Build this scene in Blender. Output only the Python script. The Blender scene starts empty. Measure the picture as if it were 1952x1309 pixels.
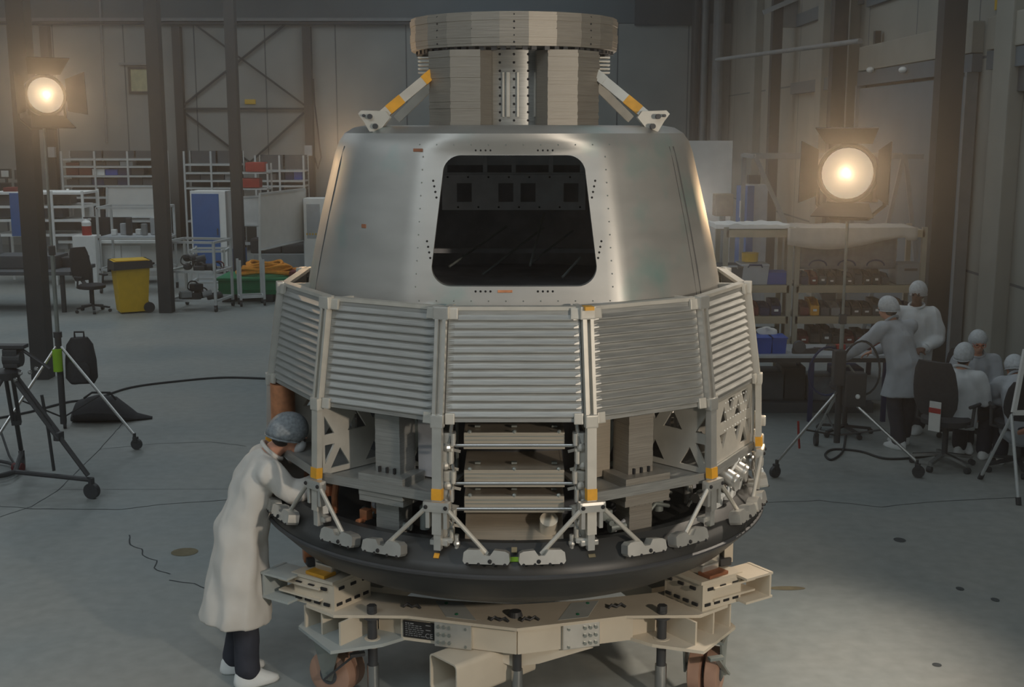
import bpy, bmesh, math, random
from mathutils import Vector, Matrix, Euler, noise
C = bpy.context.scene.collection
SC = bpy.context.scene
R_ = math.radians
random.seed(7)
# ------------------------------------------------------------------ camera
FPX, TH, HC = 2300.0, R_(10.08), 3.4
cam_d = bpy.data.cameras.new('camera'); cam = bpy.data.objects.new('camera', cam_d); C.objects.link(cam)
cam_d.sensor_width = 36.0; cam_d.lens = FPX / 1952 * 36.0
cam.location = (0, 0, HC); cam.rotation_euler = (math.pi / 2 - TH, 0, 0)
cam_d.clip_end = 200
SC.camera = cam
def ray(px, py):
    f = Vector((0, math.cos(TH), -math.sin(TH))); u = Vector((0, math.sin(TH), math.cos(TH)))
    return f + Vector(((px - 976) / FPX, 0, 0)) + u * ((654.5 - py) / FPX)
def at(px, py, Y):            # photo point standing at distance Y
    d = ray(px, py); return Vector((0, 0, HC)) + d * (Y / d.y)
def fl(px, py, z=0.0):        # photo point standing at height z
    d = ray(px, py); return Vector((0, 0, HC)) + d * ((z - HC) / d.z)
# ------------------------------------------------------------------ materials
def lin(c):
    return tuple(((v / 255) / 12.92 if v / 255 <= .04045 else ((v / 255 + .055) / 1.055) ** 2.4) for v in c)
MATS = {}
def mat(name, col, rough=.6, metal=0.0, var=.12, scale=6.0, stretch=None, bump=0.0, emit=None, alpha=1.0, spec=.5, tint=None, rvar=0.0, trans=0.0):
    if name in MATS: return MATS[name]
    m = bpy.data.materials.new(name); m.use_nodes = True; nt = m.node_tree; N = nt.nodes; L = nt.links
    b = N['Principled BSDF']; c = lin(col)
    b.inputs['Roughness'].default_value = rough; b.inputs['Metallic'].default_value = metal
    b.inputs['Specular IOR Level'].default_value = spec
    tc = N.new('ShaderNodeTexCoord'); mp = N.new('ShaderNodeMapping'); L.new(tc.outputs['Object'], mp.inputs[0])
    if stretch: mp.inputs['Scale'].default_value = stretch
    nz = N.new('ShaderNodeTexNoise'); nz.inputs['Scale'].default_value = scale; nz.inputs['Detail'].default_value = 4
    L.new(mp.outputs[0], nz.inputs['Vector'])
    rp = N.new('ShaderNodeValToRGB'); L.new(nz.outputs['Fac'], rp.inputs[0])
    rp.color_ramp.elements[0].position = .3; rp.color_ramp.elements[1].position = .7
    rp.color_ramp.elements[0].color = tuple(max(0, v * (1 - var)) for v in c) + (1,)
    rp.color_ramp.elements[1].color = tuple(min(1, v * (1 + var)) for v in c) + (1,)
    out = rp.outputs[0]
    if tint:
        tcol, tscale, lo, hi = tint
        n2 = N.new('ShaderNodeTexNoise'); n2.inputs['Scale'].default_value = tscale; n2.inputs['Detail'].default_value = 5
        L.new(tc.outputs['Object'], n2.inputs['Vector'])
        mr = N.new('ShaderNodeMapRange'); mr.inputs[1].default_value = lo; mr.inputs[2].default_value = hi
        L.new(n2.outputs['Fac'], mr.inputs[0])
        mx = N.new('ShaderNodeMix'); mx.data_type = 'RGBA'; L.new(mr.outputs[0], mx.inputs[0]); L.new(out, mx.inputs[6])
        mx.inputs[7].default_value = lin(tcol) + (1,); out = mx.outputs[2]
    L.new(out, b.inputs['Base Color'])
    if rvar:
        mr = N.new('ShaderNodeMapRange'); mr.inputs[3].default_value = rough - rvar; mr.inputs[4].default_value = rough + rvar
        L.new(nz.outputs['Fac'], mr.inputs[0]); L.new(mr.outputs[0], b.inputs['Roughness'])
    if bump:
        bp = N.new('ShaderNodeBump'); bp.inputs['Strength'].default_value = bump; bp.inputs['Distance'].default_value = .01
        L.new(nz.outputs['Fac'], bp.inputs['Height']); L.new(bp.outputs[0], b.inputs['Normal'])
    if emit:
        b.inputs['Emission Color'].default_value = lin(emit[0]) + (1,); b.inputs['Emission Strength'].default_value = emit[1]
    if alpha < 1: b.inputs['Alpha'].default_value = alpha
    if trans: b.inputs['Transmission Weight'].default_value = trans
    MATS[name] = m; return m
M = {
 'alu':    mat('brushed_aluminium', (205, 204, 200), .42, .8, .10, 5, (1, 1, 40), .03, rvar=.08),
 'skin_al':mat('vessel_aluminium', (184, 182, 177), .46, .58, .07, 3, (1, 1, 3), .02, rvar=.07, tint=((140, 176, 170), 2.6, .56, .82)),
 'lam':    mat('laminated_plate_aluminium', (152, 146, 136), .48, .45, .22, 9, (.6, .6, 60), .10, rvar=.1),
 'panel':  mat('radiator_panel_aluminium', (162, 162, 158), .42, .5, .16, 7, (1, 1, 26), .04, rvar=.1),
 'machined': mat('machined_aluminium', (214, 212, 206), .34, .7, .08, 12),
 'wht_al': mat('pale_anodised_aluminium', (200, 196, 186), .5, .35, .08, 10),
 'tray':   mat('tray_aluminium', (198, 186, 168), .42, .6, .12, 8, (.5, 1, 40), .03),
 'steel':  mat('polished_steel', (190, 190, 188), .25, .9, .06, 10),
 'copper': mat('copper_foil', (206, 140, 100), .42, .45, .25, 14, None, .1),
 'amber':  mat('amber_tape', (226, 164, 48), .5, 0, .12, 20),
 'brown':  mat('brown_tape', (150, 96, 66), .6, 0, .15, 20),
 'shield': mat('charcoal_shield', (54, 54, 53), .45, 0, .10, 5, None, .02),
 'core':   mat('dark_interior_lining', (165, 166, 170), .6, 0, .2, 6),
 'inner':  mat('interior_bulkhead_grey', (232, 236, 240), .5, 0, .1, 8),
 'hole':   mat('shadow_black_bore', (40, 40, 41), .9, 0, .05, 4),
 'cream':  mat('cream_painted_steel', (216, 205, 186), .45, 0, .05, 7),
 'creamg': mat('grey_white_painted_steel', (176, 182, 180), .5, 0, .06, 7),
 'padgry': mat('grey_pad_paint', (186, 190, 187), .6, 0, .08, 9),
 'black':  mat('black_paint', (66, 67, 69), .5, 0, .1, 8),
 'blackm': mat('matt_black_fabric', (62, 63, 66), .9, 0, .15, 30, None, .05),
 'colblk': mat('charcoal_painted_column', (66, 67, 68), .6, 0, .08, 3),
 'pink':   mat('salmon_polyurethane_tread', (178, 142, 122), .55, 0, .1, 9),
 'zinc':   mat('zinc_plated_steel', (150, 156, 152), .4, .5, .12, 10),
 'white':  mat('white_paint', (238, 240, 238), .5, 0, .04, 8),
 'offw':   mat('off_white_board', (220, 220, 216), .55, 0, .04, 5),
 'grey':   mat('mid_grey_paint', (140, 145, 147), .6, 0, .08, 6),
 'ltgrey': mat('light_grey_plastic', (178, 184, 188), .5, 0, .06, 8),
 'dkgrey': mat('dark_grey_plastic', (86, 90, 94), .6, 0, .1, 8),
 'blue':   mat('blue_plastic', (44, 86, 176), .5, 0, .08, 8),
 'cabblue':mat('blue_cabinet_paint', (66, 110, 172), .5, 0, .05, 5),
 'navy':   mat('navy_plastic', (44, 56, 96), .55, 0, .08, 8),
 'red':    mat('red_plastic', (170, 52, 48), .5, 0, .1, 8),
 'dkred':  mat('dark_red_plastic', (110, 44, 44), .6, 0, .1, 8),
 'yellow': mat('yellow_plastic', (226, 184, 40), .5, 0, .06, 8),
 'lime':   mat('lime_plastic', (150, 200, 40), .5, 0, .06, 8),
 'orange': mat('orange_webbing', (228, 150, 48), .8, 0, .15, 18, None, .1),
 'green':  mat('green_pallet_plastic', (30, 128, 84), .55, 0, .1, 8),
 'teal':   mat('green_stain', (60, 140, 104), .7, 0, .15, 30),
 'profile':mat('aluminium_profile', (206, 210, 210), .45, .25, .06, 8),
 'rackst': mat('khaki_rack_steel', (168, 164, 148), .5, .1, .06, 6),
 'ratan':  mat('rack_beam_tan', (176, 164, 138), .5, 0, .08, 6),
 'tarp':   mat('translucent_plastic_sheet', (208, 202, 192), .4, 0, .06, 9, None, .15, alpha=.93),
 'film':   mat('grey_plastic_film', (132, 140, 148), .35, 0, .2, 9, None, .3, alpha=.8),
 'coat':   mat('white_coat_cloth', (216, 211, 203), .85, 0, .04, 12, None, .06),
 'coat2':  mat('thin_grey_smock_cloth', (176, 182, 188), .85, 0, .06, 14, None, .06),
 'coatw':  mat('white_smock_cloth', (216, 220, 222), .85, 0, .05, 14, None, .06),
 'net':    mat('hair_net_fabric', (192, 198, 202), .7, 0, .14, 40, None, .15),
 'netd':   mat('sheer_hair_net', (138, 144, 148), .6, 0, .25, 60, None, .12),
 'maskm':  mat('face_mask_paper', (206, 208, 210), .8, 0, .04, 20),
 'trous':  mat('navy_black_trousers', (58, 60, 70), .85, 0, .12, 18, None, .06),
 'skin':   mat('light_skin', (206, 150, 124), .55, 0, .06, 20),
 'skind':  mat('dark_skin', (110, 76, 60), .55, 0, .08, 20),
 'hair':   mat('dark_hair', (64, 56, 52), .7, 0, .2, 40),
 'hairg':  mat('grey_hair', (140, 138, 134), .7, 0, .2, 40),
 'glassb': mat('amber_lens', (180, 90, 60), .2, 0, .05, 5),
 'cable':  mat('black_cable_rubber', (58, 60, 62), .7, 0, .05, 5),
 'window': mat('daylit_pane', (150, 150, 120), .2, 0, .25, 5, emit=((190, 196, 160), .08)),
 'tube':   mat('fluorescent_tube', (230, 232, 228), .4, 0, .02, 5, emit=((220, 226, 222), .12)),
 'lampw':  mat('lamp_lens', (240, 236, 224), .4, 0, .02, 5, emit=((255, 226, 186), .12)),
 'lampin': mat('lamp_reflector', (226, 200, 150), .4, .3, .05, 5),
 'print':  mat('printed_silver', (150, 152, 154), .5, .2, .1, 30),
 'brownbx':mat('brown_cardboard', (150, 132, 108), .8, 0, .1, 9),
 'crack':  mat('floor_crack_dark', (74, 78, 79), .9, 0, .2, 12),
 'ochre':  mat('floor_stain_ochre', (128, 118, 92), .8, 0, .2, 12),
 'screen': mat('dark_screen_glass', (50, 54, 58), .15, 0, .05, 4),
}
# ------------------------------------------------------------------ mesh builder
def rot3(r):
    if r is None: return Matrix.Identity(3)
    if isinstance(r, (int, float)): return Matrix.Rotation(r, 3, 'Z')
    if isinstance(r, Matrix): return r.to_3x3()
    return Euler(r).to_matrix()
def frame(d, up=None):
    d = Vector(d).normalized(); up = Vector(up) if up is not None else (Vector((0, 0, 1)) if abs(d.z) < .95 else Vector((0, 1, 0)))
    x = up.cross(d).normalized(); y = d.cross(x).normalized()
    return x, y, d
class MB:
    def __init__(s): s.bm = bmesh.new()
    def faces(s, vs, fs):
        v = [s.bm.verts.new(p) for p in vs]; out = []
        for f in fs:
            try: out.append(s.bm.faces.new([v[i] for i in f]))
            except ValueError: pass
        return v, out
    def box(s, c, d, rot=None, bev=0.0):
        m = rot3(rot); c = Vector(c); h = Vector(d) / 2
        vs = [c + m @ Vector((h.x * i, h.y * j, h.z * k)) for i in (-1, 1) for j in (-1, 1) for k in (-1, 1)]
        v, f = s.faces(vs, [(0, 1, 3, 2), (4, 6, 7, 5), (0, 4, 5, 1), (2, 3, 7, 6), (0, 2, 6, 4), (1, 5, 7, 3)])
        if bev:
            es = list({e for x in f for e in x.edges})
            bmesh.ops.bevel(s.bm, geom=es, offset=min(bev, .45 * min(abs(x) for x in d)), segments=2, profile=.7, affect='EDGES')
        return s
    def loft(s, secs, cap=True, closed=False):
        n = len(secs[0]); vv = [[s.bm.verts.new(p) for p in sec] for sec in secs]
        rng = range(len(secs) - (0 if closed else 1))
        for i in rng:
            a, b = vv[i], vv[(i + 1) % len(secs)]
            for j in range(n):
                k = (j + 1) % n; s.bm.faces.new((a[j], a[k], b[k], b[j]))
        if cap and not closed:
            s.bm.faces.new(list(reversed(vv[0]))); s.bm.faces.new(vv[-1])
        return s
    def cyl(s, a, b, r, r2=None, n=12):
        a, b = Vector(a), Vector(b); r2 = r if r2 is None else r2; x, y, _ = frame(b - a)
        ring = lambda p, q: [p + (x * math.cos(t) + y * math.sin(t)) * q for t in (2 * math.pi * i / n for i in range(n))]
        return s.loft([ring(a, r), ring(b, max(r2, 1e-4))])
    def bar(s, a, b, w, h, up=None):
        a, b = Vector(a), Vector(b); x, y, _ = frame(b - a, up)
        q = [(-w / 2, -h / 2), (w / 2, -h / 2), (w / 2, h / 2), (-w / 2, h / 2)]
        return s.loft([[p + x * i + y * j for i, j in q] for p in (a, b)])
    def tube(s, pts, r, n=6, closed=False):
        pts = [Vector(p) for p in pts]; secs = []; N = len(pts); px = None
        for i, p in enumerate(pts):
            d = (pts[(i + 1) % N] - pts[i - 1]) if (closed or 0 < i < N - 1) else (pts[1] - pts[0] if i == 0 else pts[-1] - pts[-2])
            if px is None: x, y, _ = frame(d)
            else:
                d.normalize(); x = (px - d * px.dot(d)).normalized(); y = d.cross(x)
            px = x; rr = r[i] if isinstance(r, (list, tuple)) else r
            secs.append([p + (x * math.cos(2 * math.pi * k / n) + y * math.sin(2 * math.pi * k / n)) * rr for k in range(n)])
        return s.loft(secs, closed=closed)
    def lathe(s, prof, n=64, c=(0, 0, 0), fn=None):
        c = Vector(c); rings = []
        for r, z in prof:
            if r < 1e-5: rings.append([s.bm.verts.new(c + Vector((0, 0, z)))])
            else:
                ring = []
                for i in range(n):
                    t = 2 * math.pi * i / n; rr = fn(r, t, z) if fn else r
                    ring.append(s.bm.verts.new(c + Vector((rr * math.sin(t), -rr * math.cos(t), z))))
                rings.append(ring)
        for a, b in zip(rings, rings[1:]):
            for i in range(n):
                k = (i + 1) % n
                if len(a) == 1 and len(b) > 1: s.bm.faces.new((a[0], b[i], b[k]))
                elif len(b) == 1 and len(a) > 1: s.bm.faces.new((a[i], b[0], a[k]))
                elif len(a) > 1: s.bm.faces.new((a[i], b[i], b[k], a[k]))
        return s
    def ball(s, c, r, rot=None, u=16, v=10):
        c = Vector(c); m = rot3(rot); r = (r, r, r) if isinstance(r, (int, float)) else r
        secs = [[c + m @ Vector((r[0] * math.sin(p) * math.cos(2 * math.pi * i / u), r[1] * math.sin(p) * math.sin(2 * math.pi * i / u), -r[2] * math.cos(p))) for i in range(u)] for p in (math.pi * max(.02, min(v - .02, j)) / v for j in range(v + 1))]
        return s.loft(secs)
    def prism(s, poly, z0, z1):
        return s.loft([[Vector((x, y, z)) for x, y in poly] for z in (z0, z1)])
    def ext(s, poly, o, ux, uy, depth):
        o, ux, uy = Vector(o), Vector(ux).normalized(), Vector(uy).normalized(); n = ux.cross(uy).normalized()
        return s.loft([[o + ux * a + uy * b + n * t for a, b in poly] for t in (0, depth)])
    def add(s, me, mtx=None):
        v0 = len(s.bm.verts); s.bm.from_mesh(me)
        if mtx is not None:
            s.bm.verts.ensure_lookup_table()
            for v in list(s.bm.verts)[v0:]: v.co = mtx @ v.co
        return s
    def jitter(s, amp, sc):
        for v in s.bm.verts: v.co += noise.noise_vector(v.co * sc) * amp
        return s
    def build(s, name, m, parent=None, world=False, smooth=False, ang=35, label=None):
        bmesh.ops.recalc_face_normals(s.bm, faces=s.bm.faces[:])
        if world and parent is not None:
            mi = pmat(parent).inverted()
            for v in s.bm.verts: v.co = mi @ v.co
        me = bpy.data.meshes.new(name); s.bm.to_mesh(me); s.bm.free()
        me.materials.append(m)
        if smooth:
            me.shade_smooth()
            if ang < 180: me.set_sharp_from_angle(angle=R_(ang))
        o = bpy.data.objects.new(name, me); C.objects.link(o)
        if parent is not None: o.parent = parent
        if label: o['label'] = label
        return o
def pmat(o):
    m = Matrix.Identity(4)
    while o is not None: m = o.matrix_basis @ m; o = o.parent
    return m
def tag(o, label, cat=None, group=None, kind=None):
    o['label'] = label
    if cat: o['category'] = cat
    if group: o['group'] = group
    if kind: o['kind'] = kind
    return o
def thing(name, label, cat, loc=(0, 0, 0), rz=0.0, group=None, kind=None):
    o = bpy.data.objects.new(name, None); C.objects.link(o); o.empty_display_size = .1
    o.location = loc; o.rotation_euler = (0, 0, rz)
    o.matrix_basis = Matrix.Translation(Vector(loc)) @ Matrix.Rotation(rz, 4, 'Z')
    return tag(o, label, cat, group, kind)
def copy_tree(o, parent=None):
    c = o.copy(); C.objects.link(c)
    if parent is not None: c.parent = parent
    for ch in [x for x in C.objects if x.parent == o]: copy_tree(ch, c)
    return c
def dup(o, loc, rz=0.0, label=None, group=None):
    c = copy_tree(o); c.matrix_basis = Matrix.Translation(Vector(loc)) @ Matrix.Rotation(rz, 4, 'Z')
    if label: c['label'] = label
    if group: c['group'] = group
    return c
def solo(mb, name, m, label, cat, group=None, kind=None, smooth=False):   # a thing that is one mesh: origin moved to its base
    co = [v.co for v in mb.bm.verts]
    b = Vector((sum(p.x for p in co) / len(co), sum(p.y for p in co) / len(co), min(p.z for p in co)))
    for v in mb.bm.verts: v.co -= b
    o = mb.build(name, m, smooth=smooth); o.location = b
    return tag(o, label, cat, group, kind)
def evaluated(o):
    dg = bpy.context.evaluated_depsgraph_get(); dg.update()
    return bpy.data.meshes.new_from_object(o.evaluated_get(dg))
def remeshed(mb, voxel):
    me = bpy.data.meshes.new('tmp'); bmesh.ops.recalc_face_normals(mb.bm, faces=mb.bm.faces[:]); mb.bm.to_mesh(me); mb.bm.free()
    o = bpy.data.objects.new('tmp', me); C.objects.link(o)
    r = o.modifiers.new('r', 'REMESH'); r.mode = 'VOXEL'; r.voxel_size = voxel
    sm = o.modifiers.new('s', 'SMOOTH'); sm.factor = .5; sm.iterations = 3
    me2 = evaluated(o); bpy.data.objects.remove(o); bpy.data.meshes.remove(me)
    b = MB(); b.bm.from_mesh(me2); bpy.data.meshes.remove(me2)
    return b
ORD = ['first', 'second', 'third', 'fourth', 'fifth', 'sixth', 'seventh', 'eighth', 'ninth', 'tenth', 'eleventh', 'twelfth', 'thirteenth', 'fourteenth']
# ------------------------------------------------------------------ the hall
def floor_mat():
    m = bpy.data.materials.new('polished_concrete_floor'); m.use_nodes = True; nt = m.node_tree; N = nt.nodes; L = nt.links
    b = N['Principled BSDF']; tc = N.new('ShaderNodeTexCoord')
    n1 = N.new('ShaderNodeTexNoise'); n1.inputs['Scale'].default_value = .45; n1.inputs['Detail'].default_value = 6; L.new(tc.outputs['Object'], n1.inputs['Vector'])
    n2 = N.new('ShaderNodeTexNoise'); n2.inputs['Scale'].default_value = 9; n2.inputs['Detail'].default_value = 6; L.new(tc.outputs['Object'], n2.inputs['Vector'])
    r1 = N.new('ShaderNodeValToRGB'); L.new(n1.outputs['Fac'], r1.inputs[0])
    r1.color_ramp.elements[0].position = .32; r1.color_ramp.elements[1].position = .68
    r1.color_ramp.elements[0].color = lin((146, 154, 154)) + (1,); r1.color_ramp.elements[1].color = lin((166, 166, 160)) + (1,)
    r2 = N.new('ShaderNodeValToRGB'); L.new(n2.outputs['Fac'], r2.inputs[0])
    r2.color_ramp.elements[0].position = .25; r2.color_ramp.elements[1].position = .7
    r2.color_ramp.elements[0].color = (.86, .86, .86, 1); r2.color_ramp.elements[1].color = (1.06, 1.06, 1.06, 1)
    mx = N.new('ShaderNodeMix'); mx.data_type = 'RGBA'; mx.blend_type = 'MULTIPLY'; mx.inputs[0].default_value = 1
    L.new(r1.outputs[0], mx.inputs[6]); L.new(r2.outputs[0], mx.inputs[7]); L.new(mx.outputs[2], b.inputs['Base Color'])
    mr = N.new('ShaderNodeMapRange'); mr.inputs[3].default_value = .38; mr.inputs[4].default_value = .58; L.new(n1.outputs['Fac'], mr.inputs[0]); L.new(mr.outputs[0], b.inputs['Roughness'])
    b.inputs['Specular IOR Level'].default_value = .35
    return m
def wall_mat(name, ca, cb, pitch, axis, z=None):     # concrete panels with vertical joints every «pitch» m along axis
    m = bpy.data.materials.new(name); m.use_nodes = True; nt = m.node_tree; N = nt.nodes; L = nt.links
    b = N['Principled BSDF']; b.inputs['Roughness'].default_value = .8; tc = N.new('ShaderNodeTexCoord')
    n1 = N.new('ShaderNodeTexNoise'); n1.inputs['Scale'].default_value = .8; n1.inputs['Detail'].default_value = 6; L.new(tc.outputs['Object'], n1.inputs['Vector'])
    r1 = N.new('ShaderNodeValToRGB'); L.new(n1.outputs['Fac'], r1.inputs[0]); r1.color_ramp.elements[0].position = .3; r1.color_ramp.elements[1].position = .7
    r1.color_ramp.elements[0].color = lin(ca) + (1,); r1.color_ramp.elements[1].color = lin(cb) + (1,)
    sp = N.new('ShaderNodeSeparateXYZ'); L.new(tc.outputs['Object'], sp.inputs[0])
    def joint(out, p):
        md = N.new('ShaderNodeMath'); md.operation = 'PINGPONG'; md.inputs[1].default_value = p / 2; L.new(out, md.inputs[0])
        lt = N.new('ShaderNodeMath'); lt.operation = 'GREATER_THAN'; lt.inputs[1].default_value = p / 2 - .018; L.new(md.outputs[0], lt.inputs[0]); return lt.outputs[0]
    j = joint(sp.outputs[axis], pitch)
    if z:
        j2 = joint(sp.outputs[2], z); mxm = N.new('ShaderNodeMath'); mxm.operation = 'MAXIMUM'; L.new(j, mxm.inputs[0]); L.new(j2, mxm.inputs[1]); j = mxm.outputs[0]
    mx = N.new('ShaderNodeMix'); mx.data_type = 'RGBA'; L.new(j, mx.inputs[0]); L.new(r1.outputs[0], mx.inputs[6]); mx.inputs[7].default_value = lin((96, 100, 102)) + (1,)
    L.new(mx.outputs[2], b.inputs['Base Color']); return m
WX0, WX1, WY0, WY1, WZ = -17.0, 6.35, -6.0, 36.0, 9.0
def struct(mb, name, m, label, **k):
    o = mb.build(name, m, **k); return tag(o, label, None, None, 'structure')
floor = struct(MB().box(((WX0 + WX1) / 2, (WY0 + WY1) / 2, -.1), (WX1 - WX0 + .6, WY1 - WY0 + .6, .2)), 'floor', floor_mat(), 'grey polished concrete hall floor with fine cracks')
wb_m = wall_mat('back_wall_concrete', (150, 154, 152), (168, 170, 166), 2.05, 0)
struct(MB().box(((WX0 + WX1) / 2, WY1 + .15, 3.2), (WX1 - WX0 + .6, .3, 6.4)), 'wall_back', wb_m, 'grey panelled concrete wall at the far end of the hall')
struct(MB().box(((WX0 + WX1) / 2, WY1 + .2, 7.72), (WX1 - WX0 + .6, .3, 2.6)), 'wall_upper', mat('dark_upper_cladding', (104, 114, 118), .7, 0, .08, 1.2), 'dark blue-grey cladding above the far wall')
struct(MB().box((WX1 + .15, (WY0 + WY1) / 2, WZ / 2), (.3, WY1 - WY0 + .6, WZ)), 'wall_right', wall_mat('right_wall_panels', (146, 147, 140), (162, 162, 154), 2.6, 1, 2.9), 'grey panelled wall along the right side of the hall')
struct(MB().box(((WX0 + WX1) / 2, (WY0 + WY1) / 2, WZ + .1), (WX1 - WX0 + .6, WY1 - WY0 + .6, .2)), 'ceiling', mat('dark_ceiling_deck', (92, 96, 98), .8, 0, .08, 1), 'dark metal hall ceiling')
struct(MB().box((WX0 - .15, (WY0 + WY1) / 2, WZ / 2), (.3, WY1 - WY0 + .6, WZ)), 'wall_left', mat('left_wall_concrete', (176, 178, 174), .8, 0, .05, 1), 'grey concrete wall along the left side of the hall')
struct(MB().box(((WX0 + WX1) / 2, WY0 - .15, WZ / 2), (WX1 - WX0 + .6, .3, WZ)), 'wall_front', MATS['left_wall_concrete'], 'grey concrete wall behind the viewpoint')
# cracks, joint lines and marks in the concrete (children of the floor)
def ribbon(name, pts, w, m, seg=10, wob=.02, label=None):
    P = [fl(*p) for p in pts]; Q = []
    for a, b in zip(P, P[1:]):
        for i in range(seg): Q.append(a.lerp(b, i / seg))
    Q.append(P[-1]); b = MB(); L_, R2 = [], []
    for i, p in enumerate(Q):
        d = (Q[min(i + 1, len(Q) - 1)] - Q[max(i - 1, 0)]).normalized(); n = Vector((-d.y, d.x, 0))
        p = p + n * (noise.noise(p * 6) * wob); ww = w * (.6 + .5 * abs(noise.noise(p * 3)))
        L_.append(p + n * ww / 2 + Vector((0, 0, .002))); R2.append(p - n * ww / 2 + Vector((0, 0, .002)))
    k = len(Q)
    b.faces(L_ + R2, [(i, i + 1, k + i + 1, k + i) for i in range(k - 1)])
    for v in b.bm.verts: v.co.z += .1 - .1
    o = b.build(name, m, floor); return o
ribbon('floor_crack', [(0, 965), (80, 970), (230, 971), (300, 962), (440, 952)], .014, M['crack'])
ribbon('floor_crack', [(0, 985), (60, 965), (110, 935), (190, 856), (240, 800)], .012, M['crack'], wob=.01)
ribbon('floor_crack', [(243, 1020), (248, 1038), (270, 1046), (272, 1058), (300, 1068), (296, 1082), (325, 1094)], .016, M['crack'], 4, .03)
ribbon('floor_crack', [(322, 1106), (370, 1112), (402, 1126), (450, 1128)], .016, M['crack'], 5, .03)
ribbon('floor_crack', [(190, 856), (290, 846), (400, 842), (470, 850)], .010, M['crack'])
ribbon('floor_crack', [(100, 933), (440, 932)], .006, M['crack'], 12, .0)
ribbon('floor_joint', [(470, 712), (100, 706)], .05, M['crack'], 6, .0) if False else None
ribbon('floor_crack', [(1465, 958), (1560, 953), (1680, 966), (1780, 956), (1940, 948)], .012, M['crack'], 8, .02)
for (x, y, a, b_) in [(352, 1052, .11, .05), (1715, 1029, .05, .03), (1830, 1122, .03, .02), (1897, 1143, .03, .02), (1786, 1267, .03, .015), (395, 1144, .025, .015), (1500, 1121, .14, .02)]:
    p = fl(x, y); s_ = MB(); n = 14
    s_.faces([p + Vector((math.cos(2 * math.pi * i / n) * a, math.sin(2 * math.pi * i / n) * b_ * 2, .002)) * 1 for i in range(n)], [tuple(range(n))])
    s_.build('floor_stain', M['ochre'] if x in (352, 1500) else M['crack'], floor)
# ---- steel columns standing free in the hall: two rows
def ibeam(x, y, w, z1, name, label, d=.26, group=None, m='colblk', z0=0.0):
    b = MB()
    b.box((0, -d / 2 + .01, (z0 + z1) / 2), (w, .02, z1 - z0)); b.box((0, d / 2 - .01, (z0 + z1) / 2), (w, .02, z1 - z0)); b.box((0, 0, (z0 + z1) / 2), (.03, d - .04, z1 - z0))
    b.box((-w / 2 + .006, 0, (z0 + z1) / 2), (.012, d - .04, z1 - z0)); b.box((w / 2 - .006, 0, (z0 + z1) / 2), (.012, d - .04, z1 - z0))
    o = b.build(name, M[m]); o.location = (x, y, 0); tag(o, label, 'column', group, 'structure'); return o
for y, lb in ((16.4, 'nearest charcoal steel column on the left, behind the floodlight'), (22.5, 'charcoal steel column right of the yellow bin'), (28.7, 'charcoal steel column right of the blue cabinet')):
    ibeam(-6.5, y, .235, WZ, 'steel_column', lb, group='columns of the left row')
for x, y, w, lb in ((5.8, 16.4, .30, 'widest charcoal steel column at right, behind the parts rack'), (5.9, 22.4, .255, 'charcoal steel column above the bright right floodlight'), (5.92, 27.8, .22, 'charcoal steel column left of the grey duct, at right')):
    ibeam(x, y, w, WZ, 'steel_column', lb, group='columns of the right row')
# ---- far wall: columns, cross bracing, rail, window, tube lamp
def bw(px, py, dy=.0): return at(px, py, WY1 - dy)
for px, lb in ((93, 'dark wall column at far left behind the floodlight'), (342, 'dark wall column at the left end of the cross bracing'), (588, 'dark wall column at the right end of the cross bracing')):
    x = bw(px, 120).x; ibeam(x, WY1 - .14, .24, 6.3, 'wall_column', lb, group='columns on the far wall')
def brace(p, q, lb):
    a, b = bw(*p, .12), bw(*q, .12); m_ = MB().bar(a, b, .075, .05)
    o = m_.build('bracing_bar', M['colblk']); tag(o, lb, 'beam', 'wall bracing', 'structure')
brace((352, 207), (580, 207), 'dark horizontal bracing bar on the far wall')
brace((350, 200), (545, 45), 'dark diagonal bracing bar rising right from the middle of the far wall')
brace((365, 42), (580, 200), 'dark diagonal bracing bar falling right on the far wall')
brace((352, 215), (490, 320), 'dark lower diagonal bracing bar falling right on the far wall')
brace((580, 214), (460, 325), 'dark lower diagonal bracing bar falling left on the far wall')
b = MB().box(((-17 + 1.4) / 2, WY1 - .10, bw(300, 38).z), (18.4, .18, .09)); o = b.build('trim_rail', M['grey']); tag(o, 'pale horizontal rail along the top of the far wall', None, None, 'structure')
b = MB().box(((-17 + 1.4) / 2, WY1 - .13, bw(300, 43).z - .04), (18.4, .24, .06)); o = b.build('trim_rail_channel', M['colblk']); tag(o, 'dark channel below the pale wall rail', None, None, 'structure')
w1 = thing('window_1', 'small square lit window with dark frame on far wall', None, bw(272, 152), kind='structure')
wa, wb_ = bw(247, 130), bw(300, 176)
cx, cz, ww, wh = (wa.x + wb_.x) / 2, (wa.z + wb_.z) / 2, wb_.x - wa.x, wa.z - wb_.z
f_ = MB()
for dx, dz, sx, sz in ((0, wh / 2, ww, .06), (0, -wh / 2, ww, .06), (-ww / 2, 0, .06, wh + .06), (ww / 2, 0, .06, wh + .06)): f_.box((cx + dx, WY1 - .04, cz + dz), (sx, .1, sz))
f_.build('window_frame', M['black'], w1, world=True); MB().box((cx, WY1 - .01, cz), (ww, .03, wh)).build('pane', M['window'], w1, world=True)
MB().box((cx - .1, WY1 - .06, cz + wh / 2 + .12), (ww + .35, .12, .07)).build('hood', M['grey'], w1, world=True)
p = bw(1268, 38); t = thing('wall_light', 'long white tube lamp on the dark far wall right of the tower', 'lamp', (p.x, WY1 - .06, p.z))
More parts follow.
